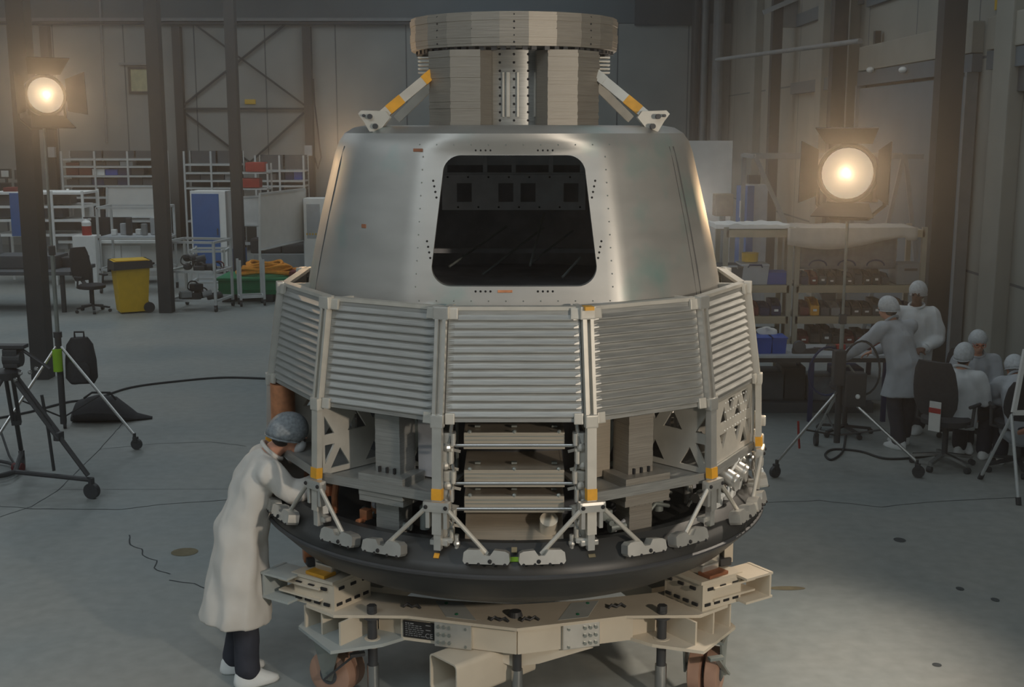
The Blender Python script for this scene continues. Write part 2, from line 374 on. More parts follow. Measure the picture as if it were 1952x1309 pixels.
MB().box((0, 0, 0), (1.56, .1, .08), bev=.02).build('diffuser', M['tube'], t); MB().box((0, .03, .06), (1.6, .1, .04)).build('housing', M['grey'], t)
p = bw(195, 100)
o = solo(MB().cyl((bw(195, 100).x, WY1 - .08, 3.0), (bw(193, 0).x, WY1 - .08, 8.6), .035), 'wall_conduit', M['grey'], 'thin grey conduit running up the far wall left of the window', 'pipe')
for x0, x1, y0, lb in ((228, 232, 290, 'thin dark cable run down the far wall beside the window'),):
    pass
o = solo(MB().box(bw(477, 194, .03), (.32, .05, .14), bev=.04), 'yellow_sign', M['yellow'], 'small yellow sign on far wall behind the bracing', 'sign')
o = solo(MB().tube([bw(597, 150, .25), bw(600, 200, .25), bw(606, 250, .25), bw(612, 300, .3), bw(606, 322, .3), bw(600, 300, .25)], .022), 'wall_cable', M['cable'], 'black cable hanging beside the right bracing column', 'cable')
o = solo(MB().box(bw(588, 287, .4), (.22, .14, .3), bev=.02), 'switch_box', M['ltgrey'], 'small pale switch box on the column right of bracing', 'box')
o = solo(MB().box(bw(99, 290, .4), (.2, .14, .3), bev=.02), 'switch_box', M['ltgrey'], 'small pale switch box on the far left wall column', 'box')
# dark niche and pipes where the far wall meets the right wall
for px, r, mm, lb in ((1322, .13, 'colblk', 'dark pipe in the far right corner, leftmost'), (1338, .10, 'grey', 'pale downpipe beside the dark corner pipe'), (1345, .05, 'black', 'thin black pipe in the far right corner'), (1364, .16, 'grey', 'grey boxed duct in the far right corner')):
    x = bw(px, 150).x
    o = solo(MB().cyl((x, WY1 - .15 - r, 2.6 if r > .2 else 0), (x, WY1 - .15 - r, 8.8), r, n=14), 'corner_pipe', M[mm], lb, 'pipe')
o = MB().box((bw(1268, 10).x, WY1 - .05, 6.9), (1.75, .14, 1.1)).build('trim_fascia', M['colblk']); tag(o, 'dark fascia above the tube lamp on the far wall', None, None, 'structure')
# ---- right wall: pilasters, blue-grey beam, large sliding door, rails
XR = WX1
def rw(px, py, dx=0.0):       # a photo point on the right wall
    d = ray(px, py); return Vector((0, 0, HC)) + d * ((XR - dx) / d.x)
for y0, y1, lb in ((13.0, 16.2, 'near'), (16.7, 22.2, 'middle'), (22.7, 27.5, 'far')):
    o = MB().box((XR - .06, (y0 + y1) / 2, 4.28), (.16, y1 - y0, .24)).build('trim_beam', mat('slate_blue_steel', (104, 116, 124), .6, 0, .06, 3)); tag(o, f'slate blue beam along the right wall, {lb} bay', None, None, 'structure')
o = MB().box((XR - .02, 19.4, 5.65), (.1, 5.4, .26)).build('trim_band', MATS['slate_blue_steel']); tag(o, 'slate band high on the right wall', None, None, 'structure')
o = MB().box((XR - .02, 25, 5.75), (.1, 5.0, .26)).build('trim_band', MATS['slate_blue_steel']); tag(o, 'slate band high on the right wall, far bay', None, None, 'structure')
o = MB().box((XR - .06, 19.4, 4.62), (.2, 5.4, .42), bev=.02).build('trim_ledge', mat('pale_ledge', (160, 158, 148), .7, 0, .05, 3)); tag(o, 'pale ledge above the slate beam on the right wall', None, None, 'structure')
o = MB().box((XR - .06, 14.2, 4.62), (.2, 4, .42), bev=.02).build('trim_ledge', MATS['pale_ledge']); tag(o, 'pale ledge above the slate beam, near bay', None, None, 'structure')
d1 = thing('door_1', 'large slate grey sliding door in the right wall', None, (XR - .05, 19.45, 0), kind='structure')
MB().box((-.02, 0, 2.06), (.1, 5.3, 4.1)).build('door_leaf', mat('slate_door_paint', (116, 128, 136), .6, 0, .08, 1.5), d1)
for y in (-2.66, 2.66): MB().box((-.05, y, 2.08), (.16, .08, 4.16)).build('door_frame', M['grey'], d1)
for y, w, lb in ((15.55, .55, 'pale pilaster on the right wall beside the widest column'), (22.9, .5, 'pale pilaster behind the second right column'), (24.8, .45, 'grey pilaster on the right wall between the far columns'), (29.6, .6, 'pale pilaster near the far right corner'), (31.6, .5, 'grey pilaster near the far right corner'), (13.15, .12, 'narrow grey strip on the right wall by the seated group')):
    o = MB().box((XR - .1, y, 4.5), (.2, w, 9), bev=.02).build('wall_pilaster', mat('pilaster_concrete', (152, 152, 144), .75, 0, .06, 2)); tag(o, lb, None, None, 'structure')
o = solo(MB().cyl(at(1366, 114, 30), at(1640, 78, 20.5), .045), 'ceiling_rail', M['grey'], 'thin pale rail running along the right wall high up', 'rail')
o = solo(MB().bar(at(1455, 24, 27.61), at(1530, -8, 27.55), .10, .10), 'lamp_bar', M['ltgrey'], 'short pale bar jutting from the right columns at the top', 'rail')
o = solo(MB().box(at(1505, 26, 27.75), (.42, .14, .6)), 'duct_section', M['grey'], 'grey duct end between the right columns at the top', 'duct')
for px, lb in ((1659, 'small white lamp on the slate beam, left of two'), (1721, 'small white lamp on the slate beam, right of two')):
    p = rw(px, 133, .2); o = solo(MB().ball(p, (.06, .12, .05)), 'beam_lamp', M['white'], lb, 'lamp')
p = rw(1672, 74, .1); o = solo(MB().box(p, (.1, .12, .26)), 'wall_sensor', M['black'], 'small black fixture on the right wall above the ledge', 'fixture')
p = rw(1905, 6, .03); o = solo(MB().box(p, (.03, .25, .16), bev=.03), 'yellow_sign', M['yellow'], 'small yellow sign high on the right wall', 'sign')
o = MB().box((XR - .03, 15.2, 4.02), (.12, 1.6, .32)).build('trim_bracket', M['dkgrey']); tag(o, 'dark bracket under the slate beam beside the widest column', None, None, 'structure')
# ------------------------------------------------------------------ the space capsule
CX, CY = 0.012, 7.7
cap = thing('space_capsule', 'large bare aluminium space capsule with one dark window, standing on a cream transport dolly', 'spacecraft', (CX, CY, 0))
def pol(r, deg, z): a = R_(deg); return Vector((r * math.sin(a), -r * math.cos(a), z))
def radial(deg): a = R_(deg); return Vector((math.sin(a), -math.cos(a), 0))
def tang(deg): a = R_(deg); return Vector((math.cos(a), math.sin(a), 0))
# heat shield
hs = MB().lathe([(0, 1.15), (1.40, 1.15), (1.43, 1.20), (1.49, 1.205), (1.585, 1.115), (1.605, 1.085), (1.61, 1.05), (1.595, 1.02), (1.56, .985), (1.46, .885), (1.30, .79), (1.08, .71), (.8, .66), (.4, .635), (0, .63)], 128).build('heat_shield', M['shield'], cap, smooth=True, ang=28)
MB().lathe([(1.612, 1.066), (1.622, 1.058), (1.622, 1.046), (1.612, 1.038)], 128).build('rim_seam', M['black'], hs, smooth=True)
for deg, m, s in ((0, 'lime', (.075, .006, .028)), (-15.5, 'amber', (.03, .008, .03)), (15.5, 'ochre', (.04, .006, .02)), (43, 'lime', (.03, .006, .03)), (-42, 'ochre', (.025, .006, .02))):
    MB().box(pol(1.565, deg, 1.14), s, Matrix.Rotation(R_(deg), 3, 'Z') @ Matrix.Rotation(R_(-48), 3, 'X'), .003).build('sticker', M[m], hs)
MB().box(pol(1.556, 0, 1.19), (.03, .006, .03), Matrix.Rotation(R_(-48), 3, 'X')).build('sticker', M['ochre'], hs)
# pressure vessel: a lathed shell with a flat facet round the window, window cut by boolean
A0 = 27.0
def facet(r, t, z):
    t = (t + math.pi) % (2 * math.pi) - math.pi; a = R_(A0)
    if abs(t) < a and 2.38 < z < 3.37:
        k = min(1, (3.37 - z) / .10) * min(1, (z - 2.38) / .06)
        return r + k * (r * math.cos(a) / math.cos(t) - r) * .85
    return r
prof = [(1.20, 2.30), (1.285, 2.34), (1.305, 2.42), (1.297, 2.48), (1.26, 2.66), (1.21, 2.88), (1.155, 3.10), (1.115, 3.26), (1.09, 3.325), (1.055, 3.375), (1.00, 3.408), (.93, 3.42), (0, 3.425)]
inn = [(0, 3.37), (.92, 3.365), (1.0, 3.34), (1.05, 3.28), (1.10, 3.10), (1.155, 2.88), (1.205, 2.66), (1.235, 2.46), (1.16, 2.32)]
pts = []
for (a, b) in zip(prof[:9], prof[1:10]): pts += [a, ((a[0] + b[0]) / 2, (a[1] + b[1]) / 2)]
shell = MB().lathe(pts + prof[9:] + inn + [(1.20, 2.30)], 180, fn=lambda r, t, z: facet(r, t, z))
bmesh.ops.remove_doubles(shell.bm, verts=shell.bm.verts[:], dist=1e-5)
vessel = shell.build('pressure_vessel', M['skin_al'], cap)
def rrect(w0, w1, z0, z1, r0, r1, n=8):       # rounded trapezoid: w0 half width at z0, w1 at z1
    out = []
    for cx, cz, r, a0 in ((w0 - r0, z0 + r0, r0, -90), (w1 - r1, z1 - r1, r1, 0), (-w1 + r1, z1 - r1, r1, 90), (-w0 + r0, z0 + r0, r0, 180)):
        for i in range(n + 1):
            a = R_(a0 + 90 * i / n); out.append((cx + r * math.cos(a), cz + r * math.sin(a)))
    return out
WIN = rrect(.452, .392, 2.553, 3.258, .105, .10)
cut = MB().ext(WIN, (0, -2, 0), (1, 0, 0), (0, 0, 1), -1.6).build('cut', M['hole'], cap)
bo = vessel.modifiers.new('b', 'BOOLEAN'); bo.operation = 'DIFFERENCE'; bo.object = cut; bo.solver = 'EXACT'
me = evaluated(vessel); vessel.modifiers.clear(); vessel.data = me
bpy.data.objects.remove(cut)
me.shade_smooth(); me.set_sharp_from_angle(angle=R_(24))
# liner inside: dark back wall with a lit bulkhead that has four square ports
MB().lathe([(.0, 3.35), (.9, 3.35), (1.02, 3.26), (1.08, 3.10), (1.13, 2.88), (1.17, 2.66), (1.19, 2.46), (1.15, 2.36), (0, 2.34)], 60, fn=lambda r, t, z: r).build('interior_lining', M['core'], vessel, smooth=True) if False else None
lin_ = MB(); n = 48
for (r0, z0), (r1, z1) in zip([(.97, 3.33), (1.075, 3.08), (1.125, 2.86), (1.175, 2.64), (1.19, 2.42)], [(1.075, 3.08), (1.125, 2.86), (1.175, 2.64), (1.19, 2.42), (.02, 2.38)]):
    for i in range(n):
        d0, d1 = 60 + 240 * i / n, 60 + 240 * (i + 1) / n
        lin_.faces([pol(r0, d0, z0), pol(r0, d1, z0), pol(r1, d1, z1), pol(r1, d0, z1)], [(0, 1, 2, 3)])
lin_.build('interior_lining', M['core'], vessel, smooth=True)
bk = MB(); Yb = .78
hs_ = [(-.345, .1), (-.055, .1), (.10, .1), (.40, .1)]
xs = [-.50] + sum([[x - .052, x + .052] for x, _ in hs_], []) + [.50]
for i in range(0, len(xs) - 1, 2): bk.box(((xs[i] + xs[i + 1]) / 2, Yb, 2.965), (xs[i + 1] - xs[i], .03, .245))
for x, _ in hs_:
    bk.box((x, Yb, 3.058), (.104, .03, .06)); bk.box((x, Yb, 2.87), (.104, .03, .056))
b1 = bk.build('interior_bulkhead', M['inner'], cap)
cr = MB()
for x in (-.48, -.2, 0.0, .26, .48): cr.box((x, Yb + .05, 3.21), (.03, .06, .24))
cr.box((0, Yb + .02, 3.095), (1.0, .05, .012)); cr.box((0, Yb + .1, 3.3), (1.06, .02, .3)); cr.build('bulkhead_rib', M['inner'], b1)
bl = MB()
for i in range(14): bl.cyl((random.uniform(-.45, .45), Yb - .014, random.choice([2.87, 3.06]) + random.uniform(-.008, .008)), (0, 0, 0), .006) if False else bl.ball((-.46 + i * .071, Yb - .016, 2.862 if i % 2 else 3.07), .007, u=6, v=4)
bl.build('bolt_row', M['hole'], b1)
for a, b_ in (((-.42, .1, 2.52), (-.05, .5, 2.75)), ((-.2, .0, 2.48), (.2, .4, 2.75)), ((.12, .1, 2.55), (.40, .5, 2.72)), ((.10, -.2, 2.56), (.2, .3, 2.85)), ((.3, -.3, 2.50), (.42, -.1, 2.60))):
    MB().tube([a, b_], .008).build('interior_strut', M['zinc'], vessel)
MB().box((0, .35, 2.60), (1.6, .05, .03)).build('interior_beam', M['core'], vessel)
# fastener rows, seam and stickers on the skin round the window
def skinr(z):                                   # outer radius at height z
    for (r0, z0), (r1, z1) in zip(prof, prof[1:]):
        if z0 <= z <= z1 and z1 > z0: return r0 + (r1 - r0) * (z - z0) / (z1 - z0)
    return 1.3
def onskin(x, z, out=0.0):
    r = skinr(z); t = math.asin(max(-1, min(1, x / r))); rr = facet(r, t, z) + out
    for _ in range(3): t = math.asin(x / rr); rr = facet(r, t, z) + out
    return Vector((rr * math.sin(t), -rr * math.cos(t), z))
fr = MB()
for x0 in (-.17, .17):
    for i in range(4):
        for z in (3.285, 2.527): fr.ball(onskin(x0 + (i - 1.5) * .027, z), .0065, u=6, v=4)
for sx in (-1, 1):
    for z0, wx in ((3.075, .435), (2.75, .468)):
        for i in range(4): fr.ball(onskin(sx * (wx + .006 * (1.5 - i)), z0 + (i - 1.5) * -.03), .0065, u=6, v=4)
fr.build('fastener_row', M['hole'], vessel)
rv = MB()
for i in range(11):
    for sx in (-1, 1): rv.ball(onskin(sx * (.50 + .004 * (10 - i)), 2.55 + .07 * i), .0045, u=5, v=3)
for i in range(12): rv.ball(onskin(-.52 + .095 * i, 3.315), .0045, u=5, v=3)
for i in range(12): rv.ball(onskin(-.52 + .095 * i, 2.475), .0045, u=5, v=3)
rv.build('rivet', M['zinc'], vessel)
def skinbox(x, z, w, h, m, nm='sticker'):
    p = onskin(x, z, .002); q = onskin(x + .01, z, .002); ux = (q - p).normalized(); p2 = onskin(x, z + .01, .002); uz = (p2 - p).normalized()
    mt = Matrix((ux, ux.cross(uz) * -1, uz)).transposed(); MB().box(p, (w, .005, h), mt, .001).build(nm, M[m], vessel)
skinbox(-.53, 3.285, .06, .018, 'brown'); skinbox(-.85, 2.86, .035, .022, 'brown'); skinbox(-.05, 2.528, .08, .014, 'copper'); skinbox(.62, 2.46, .05, .012, 'amber')
sm = MB()
for d0, w in ((57, .004), (54.5, .002), (-66, .0025)):
    sm.tube([pol(skinr(z) + .0015, d0, z) for z in (2.42, 2.6, 2.8, 3.0, 3.2, 3.3)], w, 6)
sm.build('weld_seam', M['black'], vessel, smooth=True)
MB().lathe([(1.055, 3.372), (1.066, 3.372), (1.066, 3.364), (1.058, 3.364)], 128).build('shoulder_weld', M['wht_al'], vessel, smooth=True) if False else None
# ---- docking tower
tw = cap
cyl = MB().lathe([(.0, 3.42), (.40, 3.42), (.40, 3.86), (0, 3.86)], 64).build('tower_core', M['panel'], tw, smooth=True)
hl = MB()
for dg in (-24, -12, 0, 12, 24):
    for k in range(9):
        if k in (2,) and dg in (-24, 24): continue
        if 1 < k and abs(dg) == 24 and k < 8: continue
        hl.ball(pol(.401, dg, 3.45 + k * .048), .0075, u=6, v=4)
hl.build('bolt_hole', M['hole'], cyl)
sl = MB()
for dg in (-9, -5, 3, 18): sl.box(pol(.405, dg, 3.60), (.012 if dg != -5 else .02, .02, .26), R_(dg), .004)
sl.build('core_slat', M['wht_al'], cyl)
POLY = [(.125, -.375), (.135, -.47), (.195, -.575), (.37, -.555), (.505, -.38), (.515, -.12), (.16, -.12)]
for sx, sy in ((1, 1), (-1, 1), (1, -1), (-1, -1)):
    pl = [(x * sx, y * sy) for x, y in POLY]
    k = MB(); NZ = 22
    for i in range(NZ):
        z0 = 3.42 + .43 * i / NZ; s_ = 1 + random.uniform(-.006, .006)
        k.prism([(x * s_, y * s_) for x, y in pl], z0, z0 + .43 / NZ)
    k.build('tower_block', M['lam'], tw)
rg = MB(); NR = 24; NZ = 12
for i in range(NZ):
    z0 = 3.868 + .19 * i / NZ; r = .64 + random.uniform(-.004, .004)
    rg.prism([(r * math.sin(2 * math.pi * (j + .5) / NR), -r * math.cos(2 * math.pi * (j + .5) / NR)) for j in range(NR)], z0, z0 + .19 / NZ)
ring = rg.build('tower_ring', M['lam'], tw)
bl = MB()
for j in range(-4, 5):
    a = (j + .5) * 22.5 - 11.25 + 11.25
    if j % 2 == 0 or abs(j) < 3:
        for k in range(5): bl.ball(pol(.634, a - 11.25, 3.888 + k * .038), .006, u=6, v=4)
bl.build('ring_bolt', M['hole'], ring)
lip = MB()
for j in range(60):
    a = j * 6 + random.uniform(-1, 1); lip.box(pol(.60 + random.uniform(-.02, .0), a, 3.858), (.03, .03, .016 + random.random() * .01), R_(a))
lip.build('ring_fastener', M['black'], ring)
st = MB()
for sx in (-1, 1):
    for k in range(5): st.box((sx * .53, -.25, 3.82 - k * .022), (.09, .1, .009))
st.build('shim_stack', M['wht_al'], tw)
# struts with clevises on the shoulder
for dg, front in ((-55, 1), (55, 1), (-125, 0), (125, 0)):
    s_ = 1 if dg > 0 else -1
    a = pol(.95, dg, 3.47); b_ = pol(.50, dg * .95 if front else dg, 3.80)
    sp = MB().bar(a, b_, .055, .045, up=(0, 1, 0)).build('tower_strut', M['wht_al'], cap)
    for f0, f1, m in ((.10, .30, 'amber'), (.62, .92, 'amber')) if front else ((.1, .9, 'lam'),):
        if front: MB().bar(a.lerp(b_, f0), a.lerp(b_, f1), .058, .048, up=(0, 1, 0)).build('tape_band', M['amber'] if s_ < 0 or f0 < .2 else M['wht_al'], sp)
    if front:
        ck = MB(); base = pol(.985, dg, 3.385); rd = pol(1, dg, 0) * .6 + Vector((s_ * .4, 0, 0)); rd.normalize()
        for off in (-.035, .035):
            o_ = base + Vector((0, off - .03, 0))
            ck.ext([(-.025, 0), (.03, 0), (.095, .08), (.07, .115), (-.07, .12), (-.09, .10), (-.06, .06)] if s_ < 0 else [(.025, 0), (-.03, 0), (-.095, .08), (-.07, .115), (.07, .12), (.09, .10), (.06, .06)], o_, (1, 0, 0), (0, 0, 1), .022 * (1 if s_ < 0 else -1))
        c_ = ck.build('clevis', M['wht_al'], sp)
        bb = MB()
        for dx, dz, r in ((.02 * s_, .085, .015), (-.01 * s_, .03, .016), (.055 * s_, .09, .009)): bb.cyl(base + Vector((dx, -.11, dz)), base + Vector((dx, .09, dz)), r, n=10)
        bb.build('clevis_pin', M['black'], sp)
# ---- radiator panel ring: twelve corner posts, twelve ribbed panels
RT, RB, ZT, ZB = 1.465, 1.55, 2.465, 1.875
def rib_panel(k):
    d = k * 30; n_ = radial(d); t_ = tang(d); c = math.cos(R_(15))
    b = MB(); prof_ = []; NRB = 13; th = .03
    H_ = 1.0
    def P(u, v, o):                               # u in -1..1 along, v 0..1 up, o outward
        r = RB + (RT - RB) * v; z = ZB + (ZT - ZB) * v
        hw = r * math.sin(R_(15)) - .035
        return n_ * (r * c + o) + t_ * (u * hw) + Vector((0, 0, z))
    vv = [0.0]; oo = [0.0]
    for i in range(NRB):
        v0 = .035 + .93 * i / NRB; p = .93 / NRB
        vv += [v0, v0 + p * .18, v0 + p * .30, v0 + p * .62, v0 + p * .80]; oo += [0, .012, .012, .004, 0]
    vv += [.985, 1.0]; oo += [0, 0]
    U = [-1, -.9, .9, 1]
    grid = [[b.bm.verts.new(P(u, v, o if 0 < j < 3 and abs(u) < .95 else .0)) for j, u in enumerate(U)] for v, o in zip(vv, oo)]
    back = [[b.bm.verts.new(P(u, v, -th)) for u in (-1, 1)] for v in (0, 1)]
    for r0, r1 in zip(grid, grid[1:]):
        for j in range(3): b.bm.faces.new((r0[j], r0[j + 1], r1[j + 1], r1[j]))
    b.bm.faces.new((back[0][0], back[1][0], back[1][1], back[0][1]))
    b.bm.faces.new([r[0] for r in grid] + [back[1][0], back[0][0]]); b.bm.faces.new([r[3] for r in grid] + [back[1][1], back[0][1]])
    b.bm.faces.new(grid[0] + [back[0][1], back[0][0]]); b.bm.faces.new(grid[-1] + [back[1][1], back[1][0]])
    o = b.build('radiator_panel', M['panel'], cap)
    tb = MB()
    for u in (-.93, .93):
        for v in (.035, .965): tb.box(P(u, v, .012), (.05, .02, .06), Matrix.Rotation(R_(d), 3, 'Z') @ Matrix.Rotation(math.atan2(RB - RT, ZT - ZB) * -1, 3, 'X'), .006)
    tb.build('corner_tab', M['wht_al'], o)
    return o
for k in range(12): rib_panel(k)
for k in range(12):
    d = 15 + 30 * k; n_ = radial(d); t_ = tang(d); rot = Matrix.Rotation(R_(d), 3, 'Z')
    ps = MB(); a, b_ = pol(RT + .012, d, ZT + .012), pol(RB + .012, d, ZB)
    for s_ in (-.021, .021): ps.bar(a + t_ * s_, b_ + t_ * s_, .018, .03, up=n_)
    ps.bar(a - n_ * .02, b_ - n_ * .02, .06, .012, up=n_)
    ps.bar(pol(RB + .012, d, ZB + .01), pol(1.585, d, 1.27), .052, .035, up=n_)
    ps.box(pol(RT + .014, d, ZT - .015), (.085, .045, .07), rot, .008); ps.box(pol(RB + .014, d, ZB + .01), (.07, .045, .07), rot, .008)
    post = ps.build('corner_post', M['machined'] if k % 2 else M['wht_al'], cap)
    MB().bar(pol(1.577, d, 1.52), pol(1.581, d, 1.46), .056, .042, up=n_).build('tape_band', M['amber'], post)
    br = MB(); br.box(pol(1.59, d, 1.425), (.15, .05, .06), rot, .018)
    for s_ in (-.05, .05): br.box(pol(1.585, d, 1.375) + t_ * s_, (.022, .04, .14), rot, .004)
    br.box(pol(1.575, d, 1.24), (.04, .04, .12), rot, .004); br.box(pol(1.545, d, 1.215), (.10, .05, .03), rot, .008)
    bkt = br.build('post_bracket', M['machined'], post)
    bb = MB()
    for s_ in (-.055, .055): bb.ball(pol(1.615, d, 1.425) + t_ * s_, .012, u=8, v=5)
    bb.build('bracket_bolt', M['hole'], post)
MB().box(pol(RT + .03, 15, ZT + .012), (.05, .06, .02), R_(15)).build('tape_patch', M['amber'], cap)
# top closing frame behind the panels
tf = MB()
for k in range(12):
    d = 30 * k; tf.box(pol(RT * math.cos(R_(15)) - .02, d, ZT + .005), (2 * RT * math.sin(R_(15)) - .04, .05, .02), R_(d))
    tf.box(pol(1.36, d + 15, ZT - .02), (.03, .16, .05), R_(d + 15)); 
tf.build('panel_top_frame', M['wht_al'], cap)
# ---- structure between panels and shield
MB().lathe([(.98, 1.15), (1.02, 1.2), (1.02, 2.32), (.98, 2.36)], 48).build('core_skirt', mat('dark_core_skirt', (70, 72, 76), .6, 0, .15, 6), cap, smooth=True)
def ngon(r): return [(r * math.sin(R_(15 + 30 * k)), -r * math.cos(R_(15 + 30 * k))) for k in range(12)]
for k in (1, 2, 3, 4, 8, 9, 10, 11, 5, 6, 7):
    d = 30 * k; r = 1.54; b = MB()
    p = [pol(r, d - 15, 0), pol(r, d + 15, 0), pol(1.03, d + 15, 0), pol(1.03, d - 15, 0)]
    b.prism([(v.x, v.y) for v in p], 1.445, 1.465); b.box(pol(r * math.cos(R_(15)), d, 1.455), (2 * r * math.sin(R_(15)), .02, .055), R_(d))
    b.build('deck_plate', M['panel'], cap)
def isogrid(o, ux, uz, W, H, nx, nz, th, m, name, parent, k=.56, fill=()):   # plate milled into triangular pockets
    o, ux, uz = Vector(o), Vector(ux).normalized(), Vector(uz).normalized(); n_ = ux.cross(uz) * th
    b = MB(); P = lambda i, j: o + ux * (W * min(max(i, 0), nx) / nx) + uz * (H * j / nz); t = 0
    for j in range(nz):
        s0 = 0 if j % 2 == 0 else .5; cells = []
        for i in range(-1, nx + 1):
            cells.append((P(i + s0, j), P(i + 1 + s0, j), P(i + .5 + s0, j + 1))); cells.append((P(i + .5 + s0, j + 1), P(i + 1 + s0, j), P(i + 1.5 + s0, j + 1)))
        for tri in cells:
            if (tri[1] - tri[0]).cross(tri[2] - tri[0]).length < 1e-5: continue
            t += 1; c = (tri[0] + tri[1] + tri[2]) / 3; inn = [c + (p - c) * k for p in tri]
            if t in fill:
                b.loft([list(tri), [p + n_ for p in tri]]); continue
            b.loft([list(tri), [p + n_ for p in tri], [p + n_ for p in inn], inn], closed=True)
    return b.build(name, M[m], parent)
for d in (45, -45, 75, -75, 105, -105):      # radial shear walls
    isogrid(pol(1.545, d, 1.47), -radial(d), (0, 0, 1), .50, .40, 2, 2, .014, 'wht_al', 'shear_wall', cap, .55, (3, 7))
for d, sgn in ((30, 1), (-30, -1)):          # isogrid back walls in the two front side bays, skewed as in the photo
    o_ = pol(1.06, d + (2 if sgn > 0 else -15), 1.48)
    isogrid(pol(1.12, d - 12 if sgn > 0 else d - 13, 1.48), tang(d), (0, 0, 1), .52, .38, 3, 2, .014, 'zinc', 'isogrid_panel', cap, .6, ())
for d in (60, 90, -90):                 # outward facing perforated closure panels
    ow = pol(1.50 * math.cos(R_(15)) + .02, d, 1.485) - tang(d) * .36
    tr = isogrid(ow, tang(d), (0, 0, 1), .72, .39, 3, 2, .014, 'wht_al', 'closure_panel', cap, .5, (1, 2, 4, 8, 9))
    pb = MB()
    for i in range(9):
        for j in range(4): pb.ball(pol(1.50 * math.cos(R_(15)) + .033, d, 1.66 + j * .055) + tang(d) * (-.1 + .045 * i), .0055, u=5, v=3)
    pb.build('rivet', M['white'], tr)
# box columns in the two front side bays
for d in (-30, 30):
    rot = Matrix.Rotation(R_(d), 3, 'Z'); b = MB()
    for i in range(16): b.box(pol(1.33, d, 1.47 + .0235 * (i + .5)), (.165 + random.uniform(-.002, .002), .15, .0235), rot)
    c1_ = b.build('avionics_column', M['lam'] if d > 0 else M['panel'], cap)
    b = MB(); b.box(pol(1.37, d, 1.455), (.30, .22, .125), rot, .004); b.box(pol(1.37, d, 1.375), (.30, .21, .035), rot, .003); b.build('column_base', M['lam'] if d > 0 else M['panel'], c1_)
    b = MB()
    for i in range(9): b.box(pol(1.35, d, 1.16 + .022 * (i + .5)), (.155 + random.uniform(-.002, .002), .13, .022), rot)
    b.build('lower_column', M['lam'] if d > 0 else M['panel'], c1_)
    bb = MB()
    for u in (-.05, 0.0, .05): bb.box(pol(1.41, d, 1.535) + tang(d) * u, (.012, .02, .03), rot)
    for u in (-.05, -.02, .02, .05): bb.ball(pol(1.425, d, 1.345) + tang(d) * u, .008, u=6, v=4)
    bb.build('column_bolt', M['hole'], c1_)
    b = MB(); s_ = -1 if d > 0 else 1
    b.box(pol(1.24, d, 1.66) + tang(d) * (.17 * s_), (.14, .02, .36), rot); b.build('side_plate', M['tray'] if d > 0 else M['core'], cap)
# trays in the front bay
for zt, hh, nm in ((1.755, .085, 0), (1.545, .09, 1), (1.40, .085, 2), (1.135, .09, 3)):
    b = MB(); y0 = -1.40
    b.box((0, y0 + .2, zt + hh * .5 - .012), (.54, .42, .012)); b.box((0, y0, zt), (.54, .03, hh), None, .004); b.box((0, y0 - .012, zt - hh * .42), (.545, .02, .022), None, .004)
    for x in (-.265, .265): b.box((x, y0 + .2, zt), (.012, .42, hh * .9))
    if nm == 3: b.box((0, y0 + .15, zt + .12), (.54, .30, .015), (R_(32), 0, 0))
    tr = b.build('equipment_tray', M['tray'], cap)
    MB().cyl((-.33, y0 - .016, zt - hh * .32), (.33, y0 - .016, zt - hh * .32), .011).build('tray_rail', M['steel'], tr, smooth=True)
    bb = MB()
    for x in (-.24, 0, .24): bb.ball((x, y0 - .005, zt + hh * .5 + .002), .013, u=8, v=5)
    for x in (-.2, 0.0, .22): bb.box((x, y0 + .12, zt + hh * .55), (.03, .03, .01))
    bb.build('tray_fastener', M['zinc'], tr)
    gv = MB()
    for k in range(2): gv.box((0, y0 - .0155, zt + hh * (.02 + .24 * k)), (.53, .002, .004))
    gv.build('tray_groove', M['zinc'], tr)
MB().cyl((.19, -1.37, 1.30), (.19, -1.30, 1.20), .05, n=16).build('tray_canister', M['cream'], cap, smooth=True)
for sx in (-1, 1):                          # hinge and latch ladders either side of the trays
    for k, z in enumerate((1.78, 1.68, 1.57, 1.47, 1.36, 1.25)):
        b = MB(); x = sx * (.345 + .012 * (k % 2)); y = -1.44
        b.box((x, y, z), (.068, .06, .06 + .035 * (k % 2)), None, .012); b.cyl((x - .02 * sx, y - .04, z + .03), (x - .02 * sx, y - .04, z - .035), .012, n=8)
        b.ball((x + .012 * sx, y - .03, z - .05), .024, u=8, v=6); b.box((x + .01 * sx, y + .02, z - .05), (.05, .05, .05), .4, .01); b.bar((x, y - .02, z - .06), (x - sx * .05, y + .04, z - .09), .016, .016)
        b.build('latch', M['wht_al'] if k % 3 else M['machined'], cap)
    b = MB(); b.tube([(sx * .33, -1.45, 1.86), (sx * .35, -1.47, 1.74), (sx * .325, -1.46, 1.6), (sx * .35, -1.475, 1.46), (sx * .33, -1.46, 1.32), (sx * .36, -1.47, 1.22)], .010, 6)
    b.build('harness_tube', M['steel'], cap, smooth=True)
    b = MB(); b.ball((sx * .31, -1.48, 1.20), .02, u=8, v=6); b.cyl((sx * .31, -1.48, 1.25), (sx * .31, -1.48, 1.17), .013, n=8); b.box((sx * .36, -1.5, 1.225), (.06, .03, .03), None, .01); b.build('release_fitting', M['machined'], cap)
